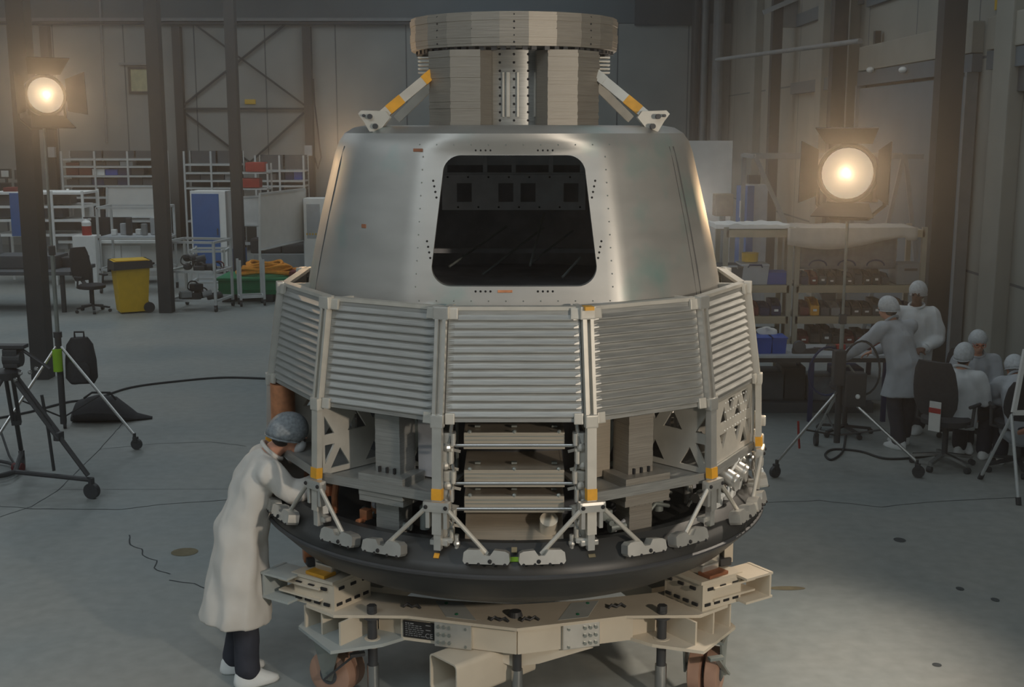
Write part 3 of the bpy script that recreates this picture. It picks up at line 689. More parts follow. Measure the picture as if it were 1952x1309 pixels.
# plumbing low in the side bays
def plumb(d, r, z, kind):
    c = pol(r, d, z); n_ = radial(d); t_ = tang(d); b = MB()
    if kind == 0: b.cyl(c, c + Vector((0, 0, .12)), .028, n=12); b.ball(c + Vector((0, 0, .12)), .03, u=10, v=6)
    elif kind == 1: b.tube([c, c + t_ * .06 + Vector((0, 0, .05)), c + t_ * .13 + Vector((0, 0, .03)), c + t_ * .2 - n_ * .05], .012, 8)
    elif kind == 2: b.box(c + Vector((0, 0, .03)), (.06, .05, .06), R_(d), .01); b.cyl(c + n_ * .02, c + n_ * .07, .016, n=10)
    else: b.cyl(c - t_ * .05, c + t_ * .05, .022, n=12); b.cyl(c - t_ * .055, c - t_ * .03, .03, n=12)
    return b
for d0 in (-36, -41, -24, 36, 41, 24, -56, -62, -68, 56, 62, 68, 74, 52, -20, 20, 80, -80, 86):
    for j in range(2):
        d = d0 + random.uniform(-3, 3); kd = random.randrange(4); warm = d0 < -30 and random.random() < .35
        plumb(d, random.uniform(1.22, 1.38), 1.18 + random.uniform(0, .12), kd).build(['valve', 'pipe', 'regulator', 'coupling'][kd], M['copper'] if warm else M[random.choice(['steel', 'zinc', 'machined', 'core'])], cap, smooth=True)
for d in (-51, -59, -66, -72):
    c = pol(1.36, d, 1.17); MB().tube([c, c + Vector((0, 0, .1)), c + Vector((.02, 0, .24))], .02, 8).build('copper_pipe', M['copper'], cap, smooth=True)
MB().cyl(pol(1.49, -73, 1.50), pol(1.49, -73, 1.86), .075, n=18).build('copper_canister', M['copper'], cap, smooth=True)
for d, w in ((54, .11), (-50, .10), (63, .12), (72, .1)):
    MB().box(pol(1.47, d, 1.235), (w, .04, .10), Matrix.Rotation(R_(d), 3, 'Z') @ Matrix.Rotation(.1, 3, 'X'), .006).build('white_cover', M['white'], cap)
# thruster quad with nozzles and tubes on the right flank
for d in (60, 68, 78, 88):
    b = MB(); c = pol(1.50, d, 1.33); n_ = radial(d); t_ = tang(d)
    b.cyl(c - n_ * .12 - t_ * .03 + Vector((0, 0, .10)), c + n_ * .02, .034, .05, 16); b.box(c - n_ * .1 + Vector((0, 0, .08)), (.09, .09, .06), R_(d), .01); b.cyl(c + n_ * .02, c + n_ * .035, .056, n=16)
    b.build('thruster', M['machined'], cap, smooth=True)
    MB().tube([pol(1.45, d - 5, 1.22), pol(1.5, d - 2, 1.28), pol(1.47, d + 2, 1.36), pol(1.5, d + 5, 1.44)], .01, 6).build('feed_line', M['white'], cap, smooth=True)
for d, z in ((78, 1.60), (84, 1.44), (83, 1.30), (90, 1.36)):
    b = MB(); b.box(pol(1.58, d, z), (.06, .07, .06), R_(d), .012); b.cyl(pol(1.56, d, z - .05), pol(1.56, d, z + .06), .02, n=10); b.build('umbilical_fitting', M['wht_al'], cap)
MB().tube([pol(1.56, 76, 1.44), pol(1.60, 84, 1.40), pol(1.615, 88, 1.32), pol(1.59, 90, 1.22)], .013, 8).build('guard_rail', M['wht_al'], cap, smooth=True)
# brace rods and their shoes on the shield rim
def shoe(d, pd):
    rot = Matrix.Rotation(R_(d), 3, 'Z') @ Matrix.Rotation(R_(-12), 3, 'X'); c = pol(1.565, d, 1.155); b = MB(); t_ = tang(d)
    pr = [(-.115, -.03), (.115, -.03), (.125, -.015), (.12, .03), (.10, .045), (.035, .045), (.012, .015), (-.02, .015), (-.04, .045), (-.10, .04), (-.12, .03), (-.125, -.015)]
    if (d - pd) > 0: pr = [(-x, z) for x, z in reversed(pr)]
    ux = rot @ Vector((1, 0, 0)); uz = rot @ Vector((0, 0, 1)); b.ext(pr, c + radial(d) * .008, ux, uz, .07)
    for v in b.bm.verts: pass
    o = b.build('brace_shoe', M['machined'], cap)
    sg = 1 if d > pd else -1
    bb = MB()
    for u in (-.1, -.04, .04, .1): bb.ball(c + ux * u - uz * .016 + radial(d) * .079, .009, u=6, v=4)
    bb.ball(c + ux * (.02 * sg) + uz * .0 + radial(d) * .079, .012, u=8, v=5); bb.build('shoe_bolt', M['hole'], o)
    a = pol(1.60, pd, 1.41) + tang(pd) * (.065 * sg)
    MB().cyl(a, c + uz * .02 + radial(d) * .02, .0125, n=10).build('brace_rod', M['wht_al'], cap, smooth=True)
for d, pd in ((5.2, 15), (-5.2, -15), (26, 15), (-26, -15), (37, 45), (-37, -45), (57, 45), (-57, -45), (67, 75), (-67, -75), (86, 75), (-86, -75)): shoe(d, pd)
# ------------------------------------------------------------------ transport dolly under the capsule
dol = thing('transport_dolly', 'cream painted steel transport dolly on casters carrying the space capsule', 'trolley', (CX, CY, 0))
def L(x, y, z=0): return Vector((x - CX, y - CY, z))     # world to dolly coordinates
ZTP, ZLO = .56, .40
top = [(-1.25, 6.93), (-1.06, 6.77), (-.62, 6.76), (0.03, 6.575), (.68, 6.76), (1.12, 6.77), (1.31, 6.93), (1.22, 7.35), (.92, 7.13), (.45, 7.0), (.03, 6.93), (-.40, 7.0), (-.86, 7.13), (-1.16, 7.35)]
MB().prism([(x - CX, y - CY) for x, y in top], ZTP - .018, ZTP).build('top_plate', M['cream'], dol)
MB().prism([(x - CX, y - CY) for x, y in [(-1.0, 6.83), (-.6, 6.80), (.03, 6.60), (.66, 6.80), (1.06, 6.83), (1.06, 6.87), (.66, 6.84), (.03, 6.64), (-.6, 6.84), (-1.0, 6.87)]], ZTP - .03, ZTP - .0185).build('plate_edge', M['cream'], dol)
web = MB()
for (x0, y0), (x1, y1) in (((-.66, 6.83), (.03, 6.62)), ((.03, 6.62), (.72, 6.83))):
    p, q = L(x0, y0), L(x1, y1); n_ = Vector((0, 0, 1)).cross(q - p).normalized()
    for off in (0, .24): web.ext([(0, 0), ((q - p).length, 0), ((q - p).length, ZTP - .03 - .385), (0, ZTP - .03 - .385)], p + Vector((0, 0, .385)) + n_ * off, q - p, (0, 0, 1), .014)
    web.ext([(0, 0), ((q - p).length, 0), ((q - p).length, .24), (0, .24)], p + Vector((0, 0, .388)), q - p, n_, .012)
web.build('front_beam', M['cream'], dol)
for s in (-1, 1):
    X = lambda x: .03 + s * x
    low = [(1.34, 6.98), (1.09, 6.62), (.80, 6.72), (.62, 6.86), (.78, 7.2), (1.22, 7.42)]
    cm = 'cream'
    pts_ = [(X(x) - CX, y - CY) for x, y in low]
    if s < 0: pts_.reverse()
    lp = MB().prism(pts_, ZLO - .02, ZLO).build('corner_plate', M['cream' if s > 0 else 'creamg'], dol)
    rb = MB()
    for (a, b_) in (((1.05, 6.70), (.86, 6.95)), ((.66, 6.84), (.84, 6.93)), ((1.18, 6.86), (1.0, 7.05)), ((1.30, 6.97), (1.12, 7.15))):
        rb.ext([(0, 0), ((Vector(a) - Vector(b_)).length, 0), ((Vector(a) - Vector(b_)).length, ZTP - .018 - ZLO), (0, ZTP - .018 - ZLO)], L(X(a[0]), a[1], ZLO), Vector((X(b_[0]) - X(a[0]), b_[1] - a[1], 0)), (0, 0, 1), .014)
    rb.build('stiffener_rib', M['cream'], lp)
    # slotted support tower, turned towards the capsule axis
    u = Vector((.605, .796, 0)) if s < 0 else Vector((-.605, .796, 0)); v = Vector((-.84, .55, 0)) if s < 0 else Vector((.84, .55, 0))
    near = L(X(1.10), 6.83, ZTP); tw_ = MB(); W, Hh, T = .31, .165, .012
    for o_, d_ in ((near, u), (near, v), (near + u * W, v), (near + v * W, u)):
        n_ = d_.cross(Vector((0, 0, 1)))
        tw_.bar(o_ + Vector((0, 0, Hh / 2)), o_ + d_ * W + Vector((0, 0, Hh / 2)), Hh, T, up=n_) if False else tw_.ext([(0, 0), (W, 0), (W, Hh), (0, Hh)], o_, d_, (0, 0, 1), T)
    tw_.prism([((near + u * a + v * b_).x, (near + u * a + v * b_).y) for a, b_ in ((-.01, -.01), (W + .01, -.01), (W + .01, W + .01), (-.01, W + .01))], ZTP + Hh, ZTP + Hh + .02)
    for k in (.05, .12): tw_.prism([((near + u * a + v * b_).x, (near + u * a + v * b_).y) for a, b_ in ((-.03, .08), (.20, .08), (.20, W + .10), (-.03, W + .10))], ZTP + k, ZTP + k + .012)
    tower = tw_.build('support_tower', M['cream'], dol)
    hb = MB()
    for d_, n_ in ((u, None), (v, None)):
        o2 = -d_.cross(Vector((0, 0, 1))) if True else None
        out = d_.cross(Vector((0, 0, 1))).normalized()
        if out.y > 0: out = -out
        for zz, offs in ((.035, (.04, .115, .19, .265)), (.13, (.06, .16, .26))):
            for f in offs:
                c = near + d_ * f + out * .012 + Vector((0, 0, zz)); hb.box(c, (.045, .012, .018), math.atan2(d_.y, d_.x), .002)
    hb.build('tower_slot', M['hole'], tower)
    hd = MB(); c0 = near + u * .15 + v * .14 + Vector((0, 0, Hh + .02))
    hd.box(c0 + Vector((0, 0, .03)), (.16, .14, .06), math.atan2(u.y, u.x), .01); hd.cyl(c0 + Vector((0, 0, .05)), c0 + Vector((0, 0, .14)), .055, .04, 14)
    hd.box(c0 + v * .08 + Vector((0, 0, .07)), (.05, .10, .09), math.atan2(u.y, u.x), .01); hd.build('support_head', M['machined'], tower)
    MB().box(c0 - u * .10 + Vector((0, 0, .012)), (.10, .16, .02), math.atan2(u.y, u.x), .004).build('shim', M['amber' if s < 0 else 'brown'], tower)
    MB().box(c0 + v * .17 + Vector((0, 0, .03)), (.08, .10, .05), .4, .01).build('clamp_block', M['black'], tower)
    MB().box(c0 + v * .20 + Vector((0, 0, .10)), (.06, .08, .16), .3, .006).build('copper_block', M['copper' if s < 0 else 'cream'], tower)
    ch = MB(); o_ = near + v * (W - .02)
    for zz in (.0, .15): ch.box(o_ + v * .09 - u * .0 + Vector((0, 0, .02 + zz)), (.22, .012 + .19, .014), math.atan2(v.y, v.x))
    ch.box(o_ + v * .18 + Vector((0, 0, .10)), (.014, .2, .16), math.atan2(v.y, v.x)); ch.build('side_channel', M['creamg' if s < 0 else 'cream'], tower)
    # jack
    jk = L(X(.865), 6.80)
    jb = MB().cyl(jk + Vector((0, 0, .20)), jk + Vector((0, 0, ZTP + .02)), .029, n=16).cyl(jk + Vector((0, 0, ZTP - .03)), jk + Vector((0, 0, ZTP - .02)), .05, n=16).build('levelling_jack', M['black'], dol, smooth=True)
    MB().cyl(jk + Vector((0, 0, ZTP)), jk + Vector((0, 0, ZTP + .05)), .03, n=6).build('jack_nut', M['black'], jb)
    MB().cyl(jk, jk + Vector((0, 0, .012)), .05, n=16).cyl(jk + Vector((0, 0, .01)), jk + Vector((0, 0, .235)), .036, n=16).build('jack_sleeve', M['steel'], jb, smooth=True)
    MB().cyl(jk + Vector((0, 0, ZLO - .045)), jk + Vector((0, 0, ZLO + .004)), .048, n=16).build('jack_collar', M['cream'], jb, smooth=True)
    # twin wheel caster
    cs = thing('caster', 'x', 'x'); del cs['category']; del cs['label']; cs.parent = dol
    wc = L(X(1.16 if s > 0 else 1.10), 6.93, .145); ax = Vector((.93 * s, -.36, 0)).normalized() if s > 0 else Vector((-.45, -.89, 0)).normalized()
    for off in (-.052, .052):
        x_, y_, z_ = frame(ax); w = MB(); n = 28; secs = []
        for t, r in ((-.04, .06), (-.042, .125), (-.034, .145), (.034, .145), (.042, .125), (.04, .06)): secs.append([wc + ax * (off + t) + (x_ * math.cos(2 * math.pi * i / n) + y_ * math.sin(2 * math.pi * i / n)) * r for i in range(n)])
        wl = w.loft(secs).build('wheel', M['pink'], cs, smooth=True)
        MB().cyl(wc + ax * (off - .045), wc + ax * (off + .045), .06, n=20).build('hub', M['dkgrey'], cs, smooth=True)
    fk = MB(); fb = ax.cross(Vector((0, 0, 1))).normalized()
    for off in (-.115, .115):
        q = wc + ax * off; fk.ext([(-.03, -.03), (.03, -.03), (.10, .235), (-.10, .235)], q - ax * .006, fb, (0, 0, 1), .012)
    fk.box(wc + Vector((0, 0, .228)), (.25, .24, .014), math.atan2(ax.y, ax.x)); fk.cyl(wc - ax * .125, wc + ax * .125, .02, n=10)
    fk.build('caster_fork', M['zinc'], cs)
    bl_ = MB(); bl_.bar(wc + ax * .13 + Vector((0, 0, -.01)), wc + ax * .10 + fb * .2 * (1 if s > 0 else -1) + Vector((0, 0, .17)), .035, .012); bl_.box(wc + ax * .10 + fb * .22 * (1 if s > 0 else -1) + Vector((0, 0, .18)), (.09, .04, .02), .3, .004); bl_.build('brake_lever', M['zinc' if s > 0 else 'black'], cs)
    # long side beams to the rear tower
    sb = MB(); a, b_ = L(X(.95), 7.25), L(.03 + s * .16, 9.05)
    sb.bar(a + Vector((0, 0, .47)), b_ + Vector((0, 0, .47)), .17, .22, up=(b_ - a).cross(Vector((0, 0, 1)))); sb.build('side_beam', M['cream'], dol)
    # grey pads, bolt plates and small handles
    pc = [(.36, 6.70), (.21, 6.655), (.36, 6.96), (.52, 7.0)]
    pc = [(.24, 6.69), (.42, 6.742), (.50, 6.99), (.33, 6.955)]; pp = [(X(x) - CX, y - CY) for x, y in pc]
    MB().prism(pp if s > 0 else pp[::-1], ZTP, ZTP + .0015).build('walk_pad', M['padgry'], dol)
    for k, (dx, dy) in enumerate(((.36, 6.78), (.43, 6.95))): MB().ball(L(X(dx), dy, ZTP + .002), (.012, .02, .002), u=8, v=4).build('paint_mark', M['teal'], dol)
    p, q = L(X(.25), 6.82 - .066 - .21 * .0), L(X(.49), 6.82)
    e = (L(X(.72), 6.83) - L(.03, 6.62)).normalized(); f0 = L(.03, 6.62); nn = Vector((e.y * s, -e.x * s, 0)); nn = nn if nn.y < 0 else -nn
    c = f0 + e * .385 + Vector((0, 0, .462)); bp_ = MB().box(c + nn * .022, (.23, .026, .155), math.atan2(e.y, e.x), .006).build('bolt_plate', M['machined'], dol)
    bb = MB()
    for i in range(3):
        for j in range(3): bb.cyl(c + nn * .03 + e * (.02 + .034 * i) + Vector((0, 0, -.048 + .048 * j)), c + nn * .046 + e * (.02 + .034 * i) + Vector((0, 0, -.048 + .048 * j)), .0115, n=6)
    for i in (-.06, .05): bb.cyl(c + nn * .03 - e * .08 + Vector((0, 0, i)), c + nn * .043 - e * .08 + Vector((0, 0, i)), .009, n=6)
    bb.build('plate_bolt', M['zinc'], bp_)
    MB().bar(f0 + e * .31 + nn * .012 + Vector((0, 0, .548 - .0)), f0 + e * .46 + nn * .012 + Vector((0, 0, .548)), .012, .02).build('edge_clip', M['brown'], dol)
    for (hx, hy) in ((.63, 6.86), (.10, 6.66)) if s < 0 else ((.60, 6.86), (.075, 6.665)):
        MB().tube([L(X(hx - .05), hy, ZTP + .006), L(X(hx - .03), hy + .02, ZTP + .02), L(X(hx), hy + .015, ZTP + .008), L(X(hx + .03), hy + .035, ZTP + .02), L(X(hx + .055), hy + .02, ZTP + .006)], .008, 6).build('lashing_hook', M['black'], dol)
kn = MB().cyl(L(.02, 6.76, ZTP), L(.02, 6.76, ZTP + .03), .045, .035, 16).build('centre_knob', M['black'], dol)
jk = L(.03, 6.68); jb = MB().cyl(jk + Vector((0, 0, .20)), jk + Vector((0, 0, .39)), .027, n=16).build('levelling_jack', M['black'], dol, smooth=True)
MB().cyl(jk, jk + Vector((0, 0, .012)), .05, n=16).cyl(jk + Vector((0, 0, .01)), jk + Vector((0, 0, .26)), .034, n=16).build('jack_sleeve', M['steel'], jb, smooth=True)
# rear tower, rear casters
rt = MB(); rt.box(L(.03, 9.05, .47), (.55, .5, .18)); rt.box(L(.03, 9.0, .66), (.34, .34, .20)); rt.cyl(L(.03, 8.98, .75), L(.03, 8.98, .82), .06); rt.build('rear_tower', M['cream'], dol)
cs = thing('caster', 'x', 'x'); del cs['category']; del cs['label']; cs.parent = dol
for off in (-.06, .06): MB().cyl(L(.03 + off - .04, 9.15, .145), L(.03 + off + .04, 9.15, .145), .145, n=24).build('wheel', M['pink'], cs, smooth=True)
MB().box(L(.03, 9.15, .30), (.26, .24, .16)).build('caster_fork', M['zinc'], cs)
# fork pocket under the front beam
ax = Vector((.74, .67, 0)).normalized(); sd = Vector((ax.y, -ax.x, 0)); fo = L(-.40, 6.555, .265); fp = MB(); W, Hh, T = .125, .115, .010
outer = [(-W, -Hh), (W, -Hh), (W, Hh), (-W, Hh)]
def rr2(w, h, r): return rrect(w, w, -h, h, r, r, 4)
so, si = rr2(W, Hh, .03), rr2(W - T, Hh - T, .022); Ln = .62
q = lambda p, d: fo + sd * p[0] + Vector((0, 0, p[1])) + ax * d
secs = [[q(p, 0) for p in so], [q(p, Ln) for p in so], [q(p, Ln) for p in si], [q(p, 0) for p in si]]
fp.loft(secs, closed=True); fp.build('fork_pocket', M['cream'], dol, smooth=True, ang=30)
gp = MB(); gp.ext([(-.36, 0), (.42, 0), (.10, -.10), (-.05, -.12)], L(.06, 6.70, .385), (1, 0, 0), (0, 0, 1), -.012); gp.build('gusset_plate', M['cream'], dol)
# black rating plate
e = (L(-.66, 6.83) - L(.03, 6.62)).normalized(); f0 = L(.03, 6.62); nn = Vector((e.y, -e.x, 0)); nn = nn if nn.y < 0 else -nn
c = f0 + e * .605 + nn * .019 + Vector((0, 0, .462)); ang = math.atan2(-e.y, -e.x)
np_ = MB().box(c, (.20, .008, .105), ang, .002).build('rating_plate', M['hole'], dol, label='black rating plate with small print and a CE mark')
tx = MB()
for r_ in range(7):
    x = -.085
    while x < (.02 if r_ > 0 else -.03):
        w_ = random.uniform(.008, .026); tx.box(c - e * (x + w_ / 2) + nn * .0045 + Vector((0, 0, .038 - .0125 * r_)), (w_, .001, .004 if r_ else .007), ang); x += w_ + .006
for r_ in range(2): tx.box(c - e * .06 + nn * .0045 + Vector((0, 0, .036 - .03 * r_)), (.03, .001, .005), ang)
tx.build('small_print', M['print'], np_)
def text(body, size, loc, rot, m, parent, name, depth=.001):
    cu = bpy.data.curves.new(name, 'FONT'); cu.body = body; cu.size = size; cu.extrude = depth; cu.align_x = 'CENTER'; cu.align_y = 'CENTER'
    o = bpy.data.objects.new(name, cu); C.objects.link(o); o.parent = parent; me = evaluated(o); o2 = bpy.data.objects.new(name, me); C.objects.link(o2); bpy.data.objects.remove(o)
    me.materials.clear(); me.materials.append(M[m]); o2.parent = parent; o2.location = loc; o2.rotation_euler = rot; return o2
text('CE', .042, c - e * .066 + nn * .005 + Vector((0, 0, -.03)), (math.pi / 2, 0, ang), 'print', np_, 'ce_mark')
# ------------------------------------------------------------------ people
def oval(c, ax, side, a, b, n=18):           # ring round c, axis ax, half widths a (along side) and b (front to back)
    ax = Vector(ax).normalized(); x = (Vector(side) - ax * Vector(side).dot(ax)).normalized(); y = ax.cross(x)
    return [Vector(c) + x * (a * math.cos(2 * math.pi * i / n)) + y * (b * math.sin(2 * math.pi * i / n)) for i in range(n)]
def limb(b, pts, rs, n=14):
    pts = [Vector(p) for p in pts]; P, Rr = [], []
    for i in range(len(pts) - 1):
        for k in range(4): t = k / 4; P.append(pts[i].lerp(pts[i + 1], t)); Rr.append(rs[i] + (rs[i + 1] - rs[i]) * t)
    P.append(pts[-1]); Rr.append(rs[-1]); b.tube(P, Rr, n)
    b.ball(pts[0], rs[0] * .98, u=12, v=8); b.ball(pts[-1], rs[-1] * .98, u=12, v=8)
    for p, r in zip(pts[1:-1], rs[1:-1]): b.ball(p, r * 1.0, u=12, v=8)
def hand(b, w, d, up, curl=.5, side=1):       # palm, four fingers of different length and a thumb off the side of the palm
    d = Vector(d).normalized(); up = Vector(up); up = (up - d * up.dot(d)).normalized(); s = d.cross(up) * side; w = Vector(w)
    m = Matrix((s, d, up)).transposed(); b.ball(w + d * .05, (.040, .055, .016), m, 12, 8)
    for k, (o, ln) in enumerate(((-.029, .066), (-.010, .078), (.010, .073), (.029, .058))):
        p0 = w + d * .088 + s * o; p1 = p0 + d * ln * .5 - up * ln * .15 * curl * 2; p2 = p1 + d * ln * .34 * (1 - curl * .5) - up * ln * .45 * curl; p3 = p2 + d * ln * .2 * (1 - curl) - up * ln * .4 * curl
        b.tube([w + d * .05 + s * o * .8, p0, p1, p2, p3], [.010, .0098, .009, .0085, .007], 8)
    b.tube([w + d * .025 - s * .03, w + d * .055 - s * .055 - up * .012, w + d * .085 - s * .060 - up * .028, w + d * .105 - s * .054 - up * .04], [.013, .012, .0105, .008], 8)
def person(name_label, loc, rz, J, skin='skin', coat='coat', hem=None, vox=.011, group=None, net='net', mask=False, glasses=False, hair='hair', trous='trous', legs_only=None, shoe='white', coat_len=None, hem_w=1.0):
    t = thing('person', name_label, 'person', loc, rz, group)
    V = {k: (Vector(v) if not isinstance(v, (int, float)) else v) for k, v in J.items()}
    pel, ch, nk, hd = V['pelvis'], V['chest'], V['neck'], V['head']; fc = V['face'].normalized(); side = (V['sr'] - V['sl']).normalized()
    hs = (V['hr'] - V['hl']).normalized(); b = MB()
    mid = pel.lerp(ch, .5); sp = (nk - ch).normalized()
    b.loft([oval(pel - (ch - pel).normalized() * .10, ch - pel, hs, .10, .09), oval(pel, ch - pel, hs, .165, .115), oval(mid, ch - pel, hs.lerp(side, .5), .14, .10), oval(ch, nk - mid, side, .165, .115), oval(ch.lerp(nk, .55), nk - ch, side, .15, .095), oval(nk, nk - ch, side, .065, .06)])
    for s_ in ('l', 'r'):
        limb(b, [V['s' + s_], V['e' + s_], V['w' + s_]], [.056, .043, .030]); limb(b, [V['h' + s_], V['k' + s_], V['a' + s_]], [.085, .057, .042])
        b.ball(V['s' + s_], .066, u=12, v=8)
        hd_ = V.get('hd' + s_, V['w' + s_] - V['e' + s_]); hand(b, V['w' + s_], hd_, V.get('hu' + s_, (0, 0, 1)), J.get('curl', .5), 1 if s_ == 'l' else -1)
        f = V.get('f' + s_, fc * 1.0); f = Vector((f.x, f.y, 0)).normalized(); b.ball(V['a' + s_] + f * .06 + Vector((0, 0, -.055)), (.045, .12, .04), Matrix((Vector((0, 0, 1)).cross(f) * -1, f, Vector((0, 0, 1)))).transposed(), 12, 8)
    b.tube([nk - (hd - nk) * .2, nk.lerp(hd, .4), nk.lerp(hd, .9)], [.062, .054, .05], 12)
    upv = V.get('hup', Vector((0, 0, 1))); upv = (upv - fc * upv.dot(fc)).normalized(); sd = fc.cross(upv); hm = Matrix((sd, fc, upv)).transposed()
    hp = lambda x, y, z: hd + hm @ Vector((x, y, z))
    b.ball(hp(0, -.012, .022), (.074, .094, .096), hm); b.ball(hp(0, .030, -.040), (.054, .062, .066), hm); b.ball(hp(0, .052, -.078), (.026, .028, .024), hm, 10, 8)
    b.tube([hp(0, .082, .022), hp(0, .100, -.012), hp(0, .106, -.026), hp(0, .086, -.036)], [.008, .012, .015, .011], 8)
    b.tube([hp(-.026, .085, -.060), hp(0, .094, -.058), hp(.026, .085, -.060)], [.006, .009, .006], 8)
    for x in (-1, 1): b.ball(hp(.074 * x, -.008, -.006), (.010, .022, .032), hm, 10, 8); b.ball(hp(.032 * x, .076, .030), (.022, .012, .008), hm, 8, 6)
    bd = remeshed(b, vox); bd.build('body', M[skin], t, smooth=True, ang=180)
    for x in (-1, 1): MB().ball(hp(.031 * x, .079, .008), (.012, .009, .008), hm, 8, 6).build('eye', M['hair'], t, smooth=True)
    # hair net: a gathered cap over the hair, with an elastic band
    hb = MB(); n = 28; secs = []
    for k in range(9):
        ph = math.pi * (.04 + .60 * k / 8)
        secs.append([hp((.097 + .004 * math.sin(i * 3.1 + k)) * math.sin(ph) * math.cos(2 * math.pi * i / n), -.018 + (.120 + .005 * math.cos(i * 2.3)) * math.sin(ph) * math.sin(2 * math.pi * i / n) - .022 * (k / 8), .022 + .120 * math.cos(ph) + (.028 * math.sin(2 * math.pi * i / n) if k > 4 else 0) * (k - 4) / 4) for i in range(n)])
    cp = hb.loft(secs).build('hair_net', M[net], t, smooth=True, ang=180)
    MB().tube(secs[-1], .006, 6, closed=True).build('net_band', M[net], cp, smooth=True)
    nb = MB(); nb.ball(hp(0, -.052, -.035), (.066, .062, .055), hm); nb.build('hair', M[hair], t, smooth=True)
    if mask:
        mb = MB(); mb.ball(hp(0, .062, -.036), (.062, .052, .056), hm); mo = mb.build('face_mask', M['maskm'], t, smooth=True)
        ms = MB()
        for x in (-1, 1): ms.tube([hp(.052 * x, .05, -.02), hp(.078 * x, .0, .0), hp(.078 * x, -.03, .02)], .006, 6)
        ms.build('mask_strap', M['maskm'], mo)
    if glasses:
        gl = MB()
        for x in (-1, 1):
            gl.tube([hp(.033 * x + .025 * math.cos(a), .098, .006 + .019 * math.sin(a)) for a in (2 * math.pi * i / 14 for i in range(14))], .0035, 6, closed=True); gl.tube([hp(.058 * x, .096, .01), hp(.077 * x, .0, .012)], .003, 6)
        gl.tube([hp(-.01, .1, .012), hp(.01, .1, .012)], .003, 6); g = gl.build('glasses', M['glassb'], t)
    # trousers
    tb = MB()
    for s_ in ('l', 'r'): limb(tb, [V['h' + s_] + Vector((0, 0, .03)), V['k' + s_], V['a' + s_] + (V['k' + s_] - V['a' + s_]).normalized() * .02], [.092, .082, .078])
    tb.loft([oval(pel - (ch - pel).normalized() * .08, ch - pel, hs, .13, .10), oval(pel, ch - pel, hs, .155, .105), oval(pel.lerp(ch, .35), ch - pel, hs, .14, .10)])
    tb = remeshed(tb, .014); tb.jitter(.008, 9); tb.build('trousers', M[trous], t, smooth=True, ang=180)
    # coat: trunk, skirt and sleeves grown into one cloth
    cb = MB(); top = nk + (nk - ch) * .02; hemp = V['hem']
    sk = J.get('skirt', 1.0); secs = [oval(hemp, pel - hemp, hs, .215 * hem_w, .185 * hem_w, 22), oval(hemp.lerp(pel, .35), pel - hemp, hs, .21 * (hem_w + 1) / 2, .175 * (hem_w + 1) / 2, 22), oval(hemp.lerp(pel, .75), ch - hemp, hs, .212, .172, 22), oval(pel, ch - pel, hs, .21, .165, 22), oval(mid, ch - pel, hs.lerp(side, .5), .188, .142, 22), oval(ch, nk - mid, side, .20, .145, 22), oval(ch.lerp(nk, .6), nk - ch, side, .185, .118, 22), oval(nk.lerp(top, .6), nk - ch, side, .085, .078, 22)]
    cb.loft(secs)
    for s_ in ('l', 'r'):
        limb(cb, [V['s' + s_], V['e' + s_], V['w' + s_] + (V['e' + s_] - V['w' + s_]).normalized() * .03], [.088, .074, .056]); limb(cb, [V['s' + s_], ch.lerp(nk, .7)], [.08, .075])
    cb = remeshed(cb, .014)
    for v in cb.bm.verts:
        q = v.co; v.co = q + Vector((noise.noise(q * 7), noise.noise(q * 7 + Vector((9, 0, 0))), 0)) * .018 + Vector((0, 0, 0)) + Vector((noise.noise(Vector((q.x * 12, q.y * 12, q.z * 2.5))), noise.noise(Vector((q.y * 12, q.x * 12, q.z * 2.5 + 7))), 0)) * .020
    bmesh.ops.smooth_vert(cb.bm, verts=cb.bm.verts[:], factor=.4, use_axis_x=True, use_axis_y=True, use_axis_z=True)
    co = cb.build('coat', M[coat], t, smooth=True, ang=180)
    MB().tube(oval(nk + (nk - ch) * .10, nk - ch + fc * .06, side, .082, .076, 20), .014, 8, closed=True).build('collar', M[coat], t, smooth=True)
    for s_ in ('l', 'r'):
        c = V['w' + s_] + (V['e' + s_] - V['w' + s_]).normalized() * .02; ax = V['w' + s_] - V['e' + s_]
        MB().tube(oval(c, ax, (side if abs(ax.normalized().dot(side)) < .9 else Vector((0, 0, 1))), .052, .052, 16), .008, 6, closed=True).build('cuff', M[coat], t, smooth=True)
        f = V.get('f' + s_, fc * 1.0); f = Vector((f.x, f.y, 0)).normalized(); a = V['a' + s_]; r = Vector((0, 0, 1)).cross(f) * -1
        sb = MB(); sm = Matrix((r, f, Vector((0, 0, 1)))).transposed()
        sb.loft([[a + sm @ Vector((x * math.cos(2 * math.pi * i / 16), y0 + y * math.sin(2 * math.pi * i / 16), z)) for i in range(16)] for x, y, y0, z in ((.055, .135, .055, -.082), (.062, .145, .055, -.07), (.060, .14, .05, -.045), (.056, .10, .015, -.01), (.052, .065, .0, .03), (.05, .055, .0, .05))])
        sb.jitter(.006, 25).build('shoe_cover', M[shoe], t, smooth=True, ang=180)
    return t
